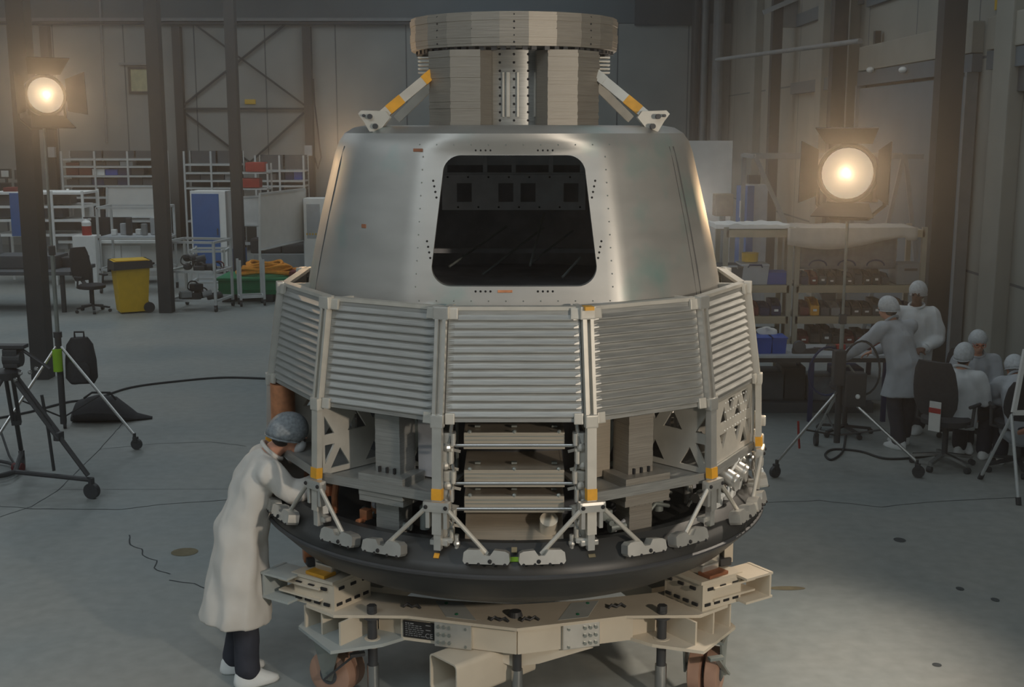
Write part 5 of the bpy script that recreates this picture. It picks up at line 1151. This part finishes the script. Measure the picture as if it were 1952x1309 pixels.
# blue cabinet
q = fl(402, 521); t = thing('storage_cabinet', 'tall white cabinet with blue doors standing near the second column', 'cabinet', (q.x, q.y, 0), R_(-6))
MB().box((0, .28, .98), (.86, .56, 1.95), None, .01).build('cabinet_body', M['white'], t)
MB().box((-.06, -.006, 1.0), (.66, .02, 1.78), None, .004).build('door', M['cabblue'], t); MB().box((.22, -.025, 1.0), (.02, .03, .16)).build('handle', M['dkgrey'], t); MB().box((0, .28, .03), (.88, .58, .06)).build('plinth', M['black'], t)
q = fl(422, 516); solo(MB().box((q.x + .36, q.y - .1, .28), (.5, .5, .56), None, .03), 'blue_tub', M['cabblue'], 'blue tub on the floor right of the blue cabinet', 'tub')
# aluminium profile work frame with top shelf
def frame_cart(label, x, y, w, d, h, levels, rz=0.0, name='profile_cart', castors=True, group=None, m='profile'):
    t = thing(name, label, 'cart', (x, y, 0), rz, group)
    for sx in (-1, 1):
        for sy in (-1, 1):
            MB().box((sx * w / 2, sy * d / 2, h / 2 + .06), (.045, .045, h - .12)).build('post', M[m], t)
            if castors: MB().cyl((sx * w / 2 - .02, sy * d / 2, .05), (sx * w / 2 + .02, sy * d / 2, .05), .05, n=14).box((sx * w / 2, sy * d / 2, .10), (.05, .06, .05)).build('castor', M['black'], t)
    for z in levels:
        rb = MB()
        for sy in (-1, 1): rb.box((0, sy * d / 2, z), (w, .045, .045))
        for sx in (-1, 1): rb.box((sx * w / 2, 0, z), (.045, d, .045))
        rb.build('rail', M[m], t)
    return t
q = fl(268, 545); frame_cart('tall aluminium profile frame behind the yellow bin', -7.95, 25.6, 1.35, .9, zat(395, 25.2), [zat(396, 25.2), zat(455, 25.2), .5], 0.0)
solo(MB().box((-7.95, 25.6, zat(452, 25.2)), (1.3, .85, .03)), 'frame_shelf', M['ltgrey'], 'pale shelf board laid in the tall profile frame', 'board')
for i in range(7):
    solo(MB().box((-8.4 + .16 * i, 25.5 + .12 * (i % 2), zat(452, 25.2) + .02 + .06 * (1 + i % 3)), (.11, .12, .12 * (1 + i % 3)), None, .02), 'lab_container', M[['white', 'ltgrey', 'black', 'white', 'grey', 'ltgrey', 'white'][i]], f'{["white", "pale", "black", "white", "grey", "pale", "white"][i]} container on the profile frame shelf, {ORD[i]} from left', 'container', 'containers on the profile frame')
c2 = frame_cart('loaded aluminium profile trolley right of the second column', -5.98, 23.0, .95, .8, zat(458, 22.8), [zat(460, 22.8), .75, .2], R_(-10))
J_ = []
for i in range(26):
    a = random.uniform(-.36, .36), random.uniform(-.3, .3), random.choice([.25, .3, .42, .78, .84, .95]); k = i % 4; b = MB(); c = Vector((-5.98, 23.0, 0)) + Vector(a)
    if k == 0: b.box(c, (.2, .18, .12), random.random(), .02)
    elif k == 1: b.cyl(c - Vector((.08, 0, 0)), c + Vector((.08, .03, .04)), .06, n=12)
    elif k == 2: b.tube([c + Vector((.1 * math.cos(t_), .03 * math.sin(3 * t_), .1 * math.sin(t_))) for t_ in [.5 * j for j in range(13)]], .014, 6)
    else: b.ball(c, (.09, .08, .07), u=10, v=7)
    solo(b, ['equipment_box', 'motor', 'hose_loop', 'covered_part'][k], M[['black', 'dkgrey', 'cable', 'blackm', 'grey', 'black', 'dkred' if i == 6 else 'dkgrey'][i % 7]], 'dark equipment piece heaped on the loaded profile trolley', 'equipment', 'equipment on the profile trolley')
frame_cart('low aluminium rail cart beside the green pallet box', -6.35, 25.3, .7, .7, .95, [.25, .9], R_(4))
p = fl(458, 575); frame_cart('empty rolling base frame in front of the green pallet box', p.x + .32, p.y - .42, .45, .35, .9, [.18], R_(20))
# green pallet box with straps
q0, q1 = fl(450, 570), fl(545, 570); t = thing('pallet_box', 'low green plastic pallet box with orange straps heaped on top', 'box', ((q0.x + q1.x) / 2 + .25, q0.y + .1, 0))
w = 2.0
MB().box((0, 0, .30), (w, 1.1, .30), None, .03).build('box_body', M['green'], t); MB().box((0, 0, .46), (w + .08, 1.18, .05), None, .01).build('rim', M['green'], t)
for x in (-.85, 0, .85): MB().box((x, 0, .075), (.16, 1.1, .15)).build('foot', M['black'], t)
MB().box((0, -.56, .26), (w, .02, .03)).build('rib', M['green'], t)
b = MB(); n = 22
for k in range(7):
    b.tube([Vector((-.1 + .62 * math.cos(a) * (1 - .08 * k) + .05 * math.sin(k * 2), .25 * math.sin(a) - .1, .50 + .03 * k + .03 * math.sin(3 * a + k))) for a in (2 * math.pi * i / n for i in range(n))], .035, 6, closed=True)
tt = solo(MB().add(bpy.data.meshes.new('e')) if False else b, 'lifting_sling', M['orange'], 'heap of orange lifting slings on the green pallet box', 'sling', smooth=True)
tt.location = Vector((t.location.x - .1, t.location.y - .1, .49))
solo(MB().box((t.location.x + .75, t.location.y - .2, .545), (.7, .5, .11), None, .04).jitter(.02, 6), 'folded_tarp', M['dkred'], 'dark folded tarp on the right end of the green pallet box', 'tarp')
t = solo(MB().ball((fl(478, 550).x - .1, fl(478, 550).y + .9, .75), (.22, .16, .2), u=12, v=8).jitter(.05, 5), 'black_sack', M['blackm'], 'black sack behind the orange slings', 'sack') if False else None
for i, (px, py, m, w, h) in enumerate(((520, 480, 'black', .5, .25), (565, 488, 'black', .6, .22), (497, 470, 'blackm', .4, .35))):
    q = at(px, py, 28.7); solo(MB().box((q.x, 28.7, max(q.z, .5 + h / 2)), (w, .5, h), None, .05), 'equipment_case', M[m], ['black case under the tilted whiteboard, middle one', 'black case under the tilted whiteboard, nearest the capsule', 'black case under the tilted whiteboard, beside the column'][i], 'case', 'cases behind the green box')
b = MB().box((at(548, 500, 28.3).x, 28.75, .25), (1.6, .8, .5), None, .02); solo(b, 'low_plinth', M['grey'], 'grey low bench carrying black cases behind the green box', 'bench')
# ------------------------------------------------------------------ right side of the hall
RX0, RX1, RX2 = at(1380, 430, 15).x, at(1513, 430, 15).x, at(1768, 430, 15).x
YS = 15.0; zs = [zat(430, YS), zat(543, YS), zat(660, YS) + .0, zat(608, YS), .30]
zl = [2.17, zat(543, YS), 1.08, .62, .22]
zl[2] = zat(602, YS); zl[3] = zat(655, YS)
for (a, b_, lb) in ((RX0, RX1, 'khaki steel parts rack at right, left bay beside the capsule'), (RX1 + .03, RX2, 'khaki steel parts rack at right, wide bay behind the light stand')):
    w = b_ - a; t = thing('parts_rack', lb, 'shelf', ((a + b_) / 2, YS + .3, 0), 0, 'parts racks on the right')
    for x in (-w / 2 + .03, w / 2 - .03):
        for y in (-.3, .3): MB().box((x, y, 1.1), (.06, .05, 2.2)).build('upright', M['rackst'], t)
    for z in zl + [.12]:
        MB().box((0, 0, z - .02), (w - .06, .6, .03)).build('shelf', M['rackst'], t)
        for y in (-.31,): MB().box((0, y, z - .05), (w - .06, .03, .09)).build('shelf_beam', M['ratan'], t)
def lab(row):
    return lambda i, m: f'{NAMEC[m]} bin on the {row}, {ORD[i]} from left'
# wide bay: open fronted parts bins
bin_row('parts_bin', lab('top parts shelf of the wide rack'), 'bin', RX1 + .12, RX2 - .42, YS + .2, zl[1], 10, ['navy', 'dkred', 'dkgrey', 'black', 'black', 'black', 'dkgrey', 'black', 'black', 'dkgrey'], (.13, .19), .34, 'parts bins on the wide rack')
bin_row('parts_bin', lab('second parts shelf of the wide rack'), 'bin', RX1 + .12, RX2 - .1, YS + .2, zl[2], 11, ['dkred', 'amber', 'dkgrey', 'grey', 'black', 'black', 'black', 'dkgrey', 'black', 'black', 'navy'], (.13, .20), .34, 'parts bins on the wide rack')
bin_row('parts_bin', lab('third parts shelf of the wide rack'), 'bin', RX1 + .12, RX2 - .1, YS + .2, zl[3], 10, ['dkred', 'black', 'black', 'black', 'dkred', 'black', 'dkgrey', 'black', 'dkred', 'black'], (.13, .20), .34, 'parts bins on the wide rack')
bin_row('parts_bin', lab('second parts shelf of the left rack bay'), 'bin', RX0 + .2, RX1 - .1, YS + .2, zl[2], 4, ['dkred', 'dkred', 'navy', 'navy'], (.14, .2), .34, 'parts bins on the left rack bay')
bin_row('parts_bin', lab('third parts shelf of the left rack bay'), 'bin', RX0 + .2, RX1 - .1, YS + .2, zl[3], 4, ['black', 'dkgrey', 'black', 'black'], (.14, .2), .34, 'parts bins on the left rack bay')
# totes on the left bay
def tote(label, x, z, w, d, h, m, hm):
    t = thing('storage_tote', label, 'box', (x, YS + .2, z))
    MB().loft(trap(w * .86, d * .86, w * .96, d * .96, 0, h * .85)).build('tub', M[m], t); MB().box((0, 0, h * .9), (w, d, h * .12), None, .015).build('lid', M[m], t)
    MB().tube([(-w * .25, -d * .45, h * .82), (-w * .2, -d * .5, h * .93), (w * .2, -d * .5, h * .93), (w * .25, -d * .45, h * .82)], .014, 6).build('handle', M[hm], t); return t
q = at(1440, 515, YS); tote('pale grey storage tote with a blue handle on the left rack bay', q.x, zl[1], .36, .4, .27, 'ltgrey', 'navy')
q = at(1395, 515, YS); tote('dark grey storage tote beside the pale one, next to the capsule', q.x, zl[1], .30, .4, .25, 'dkgrey', 'ltgrey')
q = at(1484, 520, YS); solo(MB().loft(trap(.26, .3, .29, .34, zl[1], zl[1] + .15)), 'parts_tub', M['blue'], 'blue tub on the left rack bay right of the tote', 'tub').location = (q.x, YS + .2, zl[1])
q = at(1436, 478, YS); solo(MB().lathe([(0, 0), (.10, 0), (.105, .10), (.108, .11), (0, .11)], 20, (q.x, YS + .2, zl[1] + .275)), 'round_tub', M['yellow'], 'round yellow tub sitting on the pale storage tote', 'tub', smooth=True)
q = at(1740, 520, YS); t = thing('file_box', 'grey lidded file box at the right end of the wide rack', 'box', (q.x - .02, YS + .2, zl[1]))
MB().box((0, 0, .13), (.34, .36, .26), None, .01).build('box_body', M['grey'], t); MB().box((0, -.183, .19), (.16, .008, .03)).build('label_slot', M['black'], t)
for i, (px, py, m, w, h) in enumerate(((1390, 452, 'white', .26, .22), (1373, 460, 'ltgrey', .2, .2))):
    pass
# plastic sheets over the rack top and hanging film
b = MB(); nx, ny = 40, 8; x0, x1 = RX1 - .1, at(1745, 420, YS).x; g = []
for i in range(nx + 1):
    u = i / nx; x = x0 + (x1 - x0) * u; drop = .22 + .06 * math.sin(u * 5) + (.04 if u > .9 else 0) - .07 * max(0, u - .5); row = []
    for j in range(ny + 1):
        v = j / ny; y = YS - .05 + .65 - .68 * min(1, v / .6); z = 2.19 + .02 * noise.noise(Vector((x * 4, v * 3, 0))) if v <= .6 else 2.20 - drop * (v - .6) / .4
        row.append(b.bm.verts.new((x, y - .02 * (noise.noise(Vector((x * 6, 0, 3))) + .6) * (v > .6) - .03, z + .015)))
    g.append(row)
for i in range(nx):
    for j in range(ny): b.bm.faces.new((g[i][j], g[i + 1][j], g[i + 1][j + 1], g[i][j + 1]))
ts = solo(b, 'plastic_sheet', M['tarp'], 'pale plastic sheet draped over the top of the wide rack', 'sheet', smooth=True); md = ts.modifiers.new('s', 'SOLIDIFY'); md.thickness = .006
b = MB(); x0, x1 = RX0 - .1, RX1 - .05
b.loft([[Vector((x, YS + .3 + .3 * c, 2.19 + (.04 + .03 * noise.noise(Vector((x * 7, c * 2, 0)))) * k)) for c in (-1, -.4, .4, 1)] + [Vector((x, YS + .6, 2.18)), Vector((x, YS, 2.18))] for k, x in ((1, x0 + (x1 - x0) * i / 24) for i in range(25))])
solo(b, 'plastic_sheet', M['white'], 'crumpled white sheet lying on top of the left rack bay', 'sheet', smooth=True)
b = MB(); nx, ny = 30, 8; g = []; x0, x1 = RX1 + .1, at(1716, 450, YS).x
for i in range(nx + 1):
    x = x0 + (x1 - x0) * i / nx; g.append([b.bm.verts.new((x, YS + .10 + .035 * noise.noise(Vector((x * 5, j * .7, 0))), zl[1] + .19 + (2.1 - zl[1] - .19) * j / ny)) for j in range(ny + 1)])
for i in range(nx):
    for j in range(ny): b.bm.faces.new((g[i][j], g[i + 1][j], g[i + 1][j + 1], g[i][j + 1]))
fs = solo(b, 'plastic_film', M['film'], 'grey translucent film hanging behind the light stand in the wide rack', 'sheet', smooth=True); md = fs.modifiers.new('s', 'SOLIDIFY'); md.thickness = .004
for i in range(3):
    q = at(1560 + 55 * i, 505, YS); solo(MB().tube([(q.x + .11 * math.cos(a), YS + .02, zl[1] + .24 + .07 * math.sin(a)) for a in (math.pi * k / 8 for k in range(9))], .010, 6), 'tub_handle', M['navy'], f'navy carry hoop above the top bins of the wide rack, {ORD[i]} from left', 'hoop')
# work table in front of the rack
tx0, tx1 = at(1400, 681, 14.0).x, at(1692, 681, 14.0).x; YTb = 14.2
t = thing('work_table', 'grey topped work table with dark legs in front of the right racks', 'table', ((tx0 + tx1) / 2, YTb, 0)); w = tx1 - tx0
MB().box((0, 0, .785), (w, .75, .035), None, .006).build('tabletop', M['ltgrey'], t)
for x in (-w / 2 + .06, -.02, w / 2 - .06):
    for y in (-.33, .33): MB().box((x, y, .384), (.05, .05, .768)).build('leg', M['navy'], t)
MB().box((0, .33, .25), (w - .1, .04, .05)).build('stretcher', M['black'], t); MB().box((0, -.34, .74), (w - .1, .04, .05)).build('apron', M['black'], t)
for i, (px, w_) in enumerate(((1452, .20), (1482, .17))):
    q = at(px, 672, 14.0); b = MB(); c = Vector((q.x, 14.05, .803)); b.loft(trap(w_ * .9, .26, w_, .30, 0, .19)); b.loft(trap(w_ + .02, .32, w_ + .02, .32, .18, .195))
    for v in b.bm.verts: v.co += c
    solo(b, 'blue_crate', M['blue'], ['blue crate on the work table nearest the capsule', 'blue crate on the work table, right one'][i], 'crate', 'blue crates on the work table')
solo(MB().ball((at(1462, 632, 14.2).x, 14.2, 1.03), (.12, .1, .07), u=12, v=8).jitter(.05, 9), 'crumpled_bag', M['offw'], 'crumpled pale bag heaped on the blue crates', 'bag', smooth=True)
t = thing('tape_dispenser', 'black tape dispenser on the work table right of the blue crates', 'dispenser', (at(1531, 668, 14).x, 13.95, .803))
b = MB(); b.ext([(-.14, 0), (.16, 0), (.16, .07), (.10, .06), (.02, .05), (-.02, .13), (-.10, .13), (-.14, .05)], (0, .03, 0), (1, 0, 0), (0, 0, 1), .06); b.build('base', M['black'], t); MB().cyl((-.06, -.04, .08), (-.06, .04, .08), .07, n=18).build('roll', M['dkgrey'], t, smooth=True)
for i, (px, py, m) in enumerate(((1570, 672, 'black'), (1600, 668, 'red'), (1618, 676, 'dkgrey'), (1660, 668, 'dkred'), (1585, 655, 'black'))):
    q = at(px, py, 14.2); b = MB(); [b.cyl((q.x - .12, 14.2, .82), (q.x + .12, 14.1, .82), .014, n=8), b.box((q.x, 14.2, .84), (.22, .16, .07), .3, .02), b.box((q.x, 14.15, .82), (.10, .06, .03), .5, .01), b.box((q.x, 14.25, .87), (.26, .2, .13), .1, .04), b.ball((q.x, 14.3, .86), (.09, .08, .055), u=10, v=7)][0 if False else 0] if False else None
    if i == 0: b.cyl((q.x - .12, 14.2, .82), (q.x + .12, 14.1, .82), .014, n=8)
    elif i == 3: b.box((q.x, 14.25, .87), (.26, .2, .13), .1, .04)
    else: b.box((q.x, 14.2, .835), (.14, .12, .06), .3 * i, .015)
    solo(b, 'hand_tool' if i != 3 else 'tool_bag', M[m], ['black stick tool lying on the work table', 'red grip tool on the work table by the light stand', 'dark grey instrument at the front of the work table', 'dark red tool bag on the work table beside the grey smock', 'black instrument near the light stand pole'][i], 'tool')
# clutter below the table
for i, (px, w_, h, m) in enumerate(((1455, .5, .36, 'dkgrey'), (1505, .3, .42, 'black'), (1560, .35, .3, 'film'), (1610, .36, .40, 'navy'), (1660, .32, .30, 'ltgrey'))):
    q = at(px, 730, 14.6); solo(MB().box((q.x, 14.6, h / 2 + .13), (w_, .4, h), None, .03), 'stored_case', M[m], ['dark grey case under the work table nearest the capsule', 'black case under the work table by its left leg', 'grey wrapped bundle under the middle of the work table', 'navy case under the work table behind the light stand', 'pale crate under the right end of the work table'][i], 'case', 'cases under the work table')
solo(MB().box(((tx0 + tx1) / 2, 14.6, .065), (w * .95, .6, .13)), 'low_platform', M['dkgrey'], 'dark low platform under the right work table', 'platform')
# stool beside the table
p = fl(1648, 862); t = thing('work_stool', 'black round stool in front of the work table', 'stool', (p.x, 13.3, 0))
MB().lathe([(0, .52), (.17, .52), (.19, .55), (.18, .59), (0, .60)], 20).build('seat', M['blackm'], t, smooth=True); MB().cyl((0, 0, .08), (0, 0, .52), .03, n=10).build('gas_lift', M['black'], t)
for k in range(5):
    a = R_(72 * k); d = Vector((math.cos(a), math.sin(a), 0)); MB().bar(Vector((0, 0, .09)), d * .30 + Vector((0, 0, .06)), .04, .025, up=(0, 0, 1)).cyl(d * .3 + Vector((0, -.02, .03)), d * .3 + Vector((0, .02, .03)), .03, n=10).build('base_leg', M['black'], t)
# things standing behind the racks: screen panel, cabinets, gantry frame
YG = 20.0
q0, q1 = at(1316, 430, 24), at(1394, 268, 24); t = thing('projection_panel', 'large white panel standing behind the capsule at right', 'panel', ((q0.x + q1.x) / 2 - .1, 24, 0))
MB().box((0, 0, (q1.z + .6) / 2), (q1.x - q0.x + .25, .06, q1.z - .6)).build('panel_sheet', M['offw'], t); MB().box((-.3, .05, .32), (.06, .06, .64)).box((.3, .05, .32), (.06, .06, .64)).build('leg', M['profile'], t)
q = at(1418, 390, 22); t = thing('storage_cabinet', 'tall cabinet with blue side and grey door behind the left rack bay', 'cabinet', (q.x + .12, 22, 0)); zc = zat(352, 22)
MB().box((.14, .2, zc / 2), (.34, .4, zc), None, .01).build('cabinet_body', M['ltgrey'], t); MB().box((-.10, .0, zc / 2), (.16, .3, zc - .03), R_(30)).build('door', M['cabblue'], t); MB().box((-.20, -.1, zc * .82), (.03, .03, .3)).build('handle', M['white'], t)
solo(MB().box((q.x + .2, 22.2, zc + .09), (.22, .2, .16), None, .02), 'black_device', M['black'], 'small black device on top of the tall blue cabinet', 'device')
q = at(1378, 390, 20); solo(MB().box((q.x, 20, q.z), (.3, .3, .36), None, .02), 'cardboard_box', M['brownbx'], 'brown box on a post beside the bright edge of the capsule', 'box')
solo(MB().cyl((q.x, 20, 0), (q.x, 20, q.z - .18), .05, n=10), 'box_post', M['grey'], 'grey post carrying the brown box behind the capsule', 'post')
t = thing('gantry_frame', 'grey steel gantry frame standing behind the right racks', 'frame', (at(1600, 300, 19).x, 19, 0))
gx0, gx1 = at(1428, 295, 19).x - t.location.x, at(1785, 303, 19).x - t.location.x; gz = zat(297, 19)
for y, dz in ((-.5, 0), (.5, .0)): MB().box(((gx0 + gx1) / 2, y, gz), (gx1 - gx0, .06, .07)).build('top_beam', M['grey'], t)
for x in (gx0, gx1): MB().box((x, 0, gz), (.07, 1.0, .06)).build('cross_beam', M['grey'], t)
lg = [at(1482, 417, 19), at(1676, 412, 19), at(1718, 415, 19)]
for s0, e in ((gx0, lg[0]), (at(1702, 305, 19).x - t.location.x, lg[1]), (at(1706, 305, 19).x - t.location.x, lg[2])):
    e = Vector((e.x - t.location.x, -.5, e.z)); d = (e - Vector((s0, -.5, gz))); e2 = Vector((s0, -.5, gz)) + d * (gz / -d.z)
    MB().bar((s0, -.5, gz), e2, .06, .05, up=(0, 1, 0)).build('leg', M['grey'], t)
MB().box((gx0 + .02, .5, gz / 2), (.06, .06, gz)).build('leg', M['grey'], t); MB().box((gx1, .5, gz / 2), (.06, .06, gz)).build('leg', M['grey'], t)
# right floodlight and its roller stand
SX, SY = at(1592, 850, 12.0).x, 11.95
roller_stand('chrome legged roller stand under the bright right floodlight', SX, SY, 2.50, .80, R_(0), hub=.78)
flood('glaring right floodlight facing the capsule above the wide rack', (SX - .02, SY - .02, 2.97), R_(-26), R_(-4), 1.5, dr=.7)
t = thing('ballast_box', 'black ballast box with cables hanging on the right light stand', 'box', (SX + .13, SY - .05, .62))
MB().box((0, 0, .20), (.22, .16, .34), None, .02).build('case', M['black'], t); MB().box((-.16, 0, .42), (.12, .12, .36), None, .02).build('battery_pack', M['black'], t); MB().ball((.02, -.09, .14), .025, u=10, v=6).build('socket', M['white'], t); MB().tube([(0, 0, .36), (-.06, .0, .44), (-.12, .04, .42)], .014, 6).build('hook', M['zinc'], t)
solo(MB().tube([(SX + .2 + .2 * math.cos(a), SY + .04 * math.sin(2 * a), 1.02 + .28 * math.sin(a)) for a in (2 * math.pi * k / 24 for k in range(24))], .012, 6, closed=True), 'cable_loop', M['cable'], 'black cable loop hung beside the ballast box', 'cable', smooth=True)
solo(MB().tube([(SX - .12 + .18 * math.cos(a), SY + .06 + .04 * math.sin(2 * a), .98 + .25 * math.sin(a)) for a in (2 * math.pi * k / 24 for k in range(24))], .012, 6, closed=True), 'cable_loop', M['navy'], 'navy cable loop hung left of the ballast box', 'cable', smooth=True)
cable('black cable looped on the floor around the right light stand', [(1612, 830), (1606, 862), (1585, 878), (1573, 868), (1590, 858), (1640, 862), (1690, 876), (1760, 872), (1800, 862)], .012)
solo(MB().tube([(SX - .28, SY + .5, .35), (SX - .27, SY + .5, .2), (SX - .25, SY + .52, .05)], .012, 6), 'red_strap', M['red'], 'short red strap dangling behind the right light stand', 'strap')
# office chair of the seated person, and a second seat
ch = office_chair('black office chair with a white and red tag, in front of the seated group', (4.42, 11.95, 0), R_(135), .56, chrome=True)
tg = MB().box((-.06, .395, .60), (.12, .012, .30), None, .004).build('hanging_tag', M['offw'], ch, label='white hanging tag with a red band'); MB().box((-.06, .403, .66), (.122, .006, .05)).build('tag_band', M['red'], ch)
office_chair('black office chair under the bent seated person at right', (5.10, 11.78, 0), R_(170), .40)
office_chair('black office chair under the seated person with amber glasses', (5.06, 12.98, 0), R_(-8), .40)
solo(MB().box((6.05, 12.9, .43), (.36, .8, .86), None, .02), 'side_cabinet', M['dkgrey'], 'dark cabinet against the right wall behind the seated group', 'cabinet')
solo(MB().box((5.95, 12.9, .89), (.3, .4, .05), None, .01), 'document_tray', M['ltgrey'], 'pale tray on the dark cabinet by the wall', 'tray')
# flip chart at the right edge
p = fl(1940, 965); t = thing('flip_chart', 'flip chart easel with dark board and white frame at right edge', 'easel', (p.x + .32, p.y + .2, 0))
def lp(px, py, Y): v = at(px, py, Y); return v - Vector(t.location)
A, B = lp(1932, 786, t.location.y), lp(1953, 690, t.location.y + .12); wdt = .72
MB().loft([[A, A + Vector((wdt, 0, 0)), B + Vector((wdt, 0, .12)), B + Vector((0, 0, .12))], [v + Vector((0, .03, 0)) for v in (A, A + Vector((wdt, 0, 0)), B + Vector((wdt, 0, .12)), B + Vector((0, 0, .12)))]]).build('board', M['brownbx'] if False else M['hole'], t)
f = MB()
for u, v in ((A, A + Vector((wdt, 0, 0))), (A, B + Vector((0, 0, .12))), (B + Vector((0, 0, .12)), B + Vector((wdt, 0, .12))), (A + Vector((wdt, 0, 0)), B + Vector((wdt, 0, .12)))): f.bar(u, v, .035, .045)
f.build('board_frame', M['offw'], t)
for (a, b_) in (((1930, 790), fl(1868, 912)), ((1928, 790), fl(1942, 962)), ((2010, 790), fl(2020, 975))):
    s0 = lp(a[0], a[1], t.location.y + .06); e = b_ - Vector(t.location); lg = MB().tube([s0, e], .016, 8).build('leg', M['profile'], t, smooth=True)
    MB().cyl(e + Vector((0, 0, .0)), e + (s0 - e).normalized() * .07, .026, n=10).build('rubber_foot', M['black'], lg)
# ------------------------------------------------------------------ light: added overhead fills, floodlights and the thin haze they show up in
SC.view_settings.view_transform = 'Standard'; SC.view_settings.look = 'None'; SC.view_settings.gamma = 1.0
SC.view_settings.use_curve_mapping = False; SC.view_settings.exposure = 0.0
W = bpy.data.worlds.new('world'); SC.world = W; W.use_nodes = True
W.node_tree.nodes['Background'].inputs[0].default_value = (.74, .86, 1.0, 1); W.node_tree.nodes['Background'].inputs[1].default_value = .05
v_ = W.node_tree.nodes.new('ShaderNodeVolumeScatter'); v_.inputs['Density'].default_value = .008; v_.inputs['Anisotropy'].default_value = .88
v_.inputs['Color'].default_value = (.95, .97, 1, 1)
W.node_tree.links.new(v_.outputs[0], W.node_tree.nodes['World Output'].inputs['Volume'])
def area(name, loc, tgt, sx, sy, power, col):
    l = bpy.data.lights.new(name, 'AREA'); l.shape = 'RECTANGLE'; l.size = sx; l.size_y = sy; l.energy = power; l.color = col
    o = bpy.data.objects.new(name, l); C.objects.link(o); o.location = loc
    o.rotation_euler = (Vector(tgt) - Vector(loc)).to_track_quat('-Z', 'Y').to_euler(); return o
def spot(name, loc, tgt, power, col, deg, blend=.4, r=.12):
    l = bpy.data.lights.new(name, 'SPOT'); l.energy = power; l.color = col; l.spot_size = R_(deg); l.spot_blend = blend; l.shadow_soft_size = r
    o = bpy.data.objects.new(name, l); C.objects.link(o); o.location = loc
    o.rotation_euler = (Vector(tgt) - Vector(loc)).to_track_quat('-Z', 'Y').to_euler(); return o
def point(name, loc, power, col, r=.1):
    l = bpy.data.lights.new(name, 'POINT'); l.energy = power; l.color = col; l.shadow_soft_size = r
    o = bpy.data.objects.new(name, l); C.objects.link(o); o.location = loc; return o
WARM, WARM2, COOL = (1.0, .87, .72), (1.0, .66, .36), (.84, .94, 1.0)
for x, y, p in ((-11, 7, 190), (-11, 19, 210), (-10, 27, 240), (-1, 30, 150), (0, 20, 110), (3.5, 13, 85)): area('overhead_fill', (x, y, 8.8), (x, y, 0), 6, 6, p, COOL)  # broad fill lights added below the ceiling for ambient light
area('overhead_fill_front', (-4, 0, 8.8), (-4, 1, 0), 12, 7, 640, COOL)  # large unseen fill added overhead to lift the front of the hall
spot('key_floodlight', (4.1, .7, 3.4), (-.35, 7.1, 1.5), 760, WARM, 56, .35, .14)
spot('floor_pool_spot', (6.1, 10.4, 6.4), (.95, 6.85, 0), 1900, WARM, 31, .9, .2)  # unseen spot added to make the bright floor pool beside the dolly
def beam(loc, rz, tilt, s, power, glow, tgt):
    d = Matrix.Rotation(rz, 3, 'Z') @ (Matrix.Rotation(tilt, 3, 'X') @ Vector((0, -1, 0))); p = Vector(loc) + d * .06 * s
    spot('floodlight_beam', p, tgt, power, WARM2, 82, .6, 0)
beam(LP, R_(38), R_(-6), 1.1, 105, 45, (0.3, 5.2, 4.0)); beam((SX - .02, SY - .02, 2.97), R_(-26), R_(-4), 1.45, 125, 60, (0.6, 6.3, 3.6))
spot('rear_floodlight_left', (-1.28, 9.9, 3.22), (-2.6, 2, 3.4), 90, WARM2, 110, .6, 0)
spot('rear_floodlight_right', (1.40, 9.9, 2.80), (2.9, 2, 3.2), 90, WARM, 110, .6, 0)
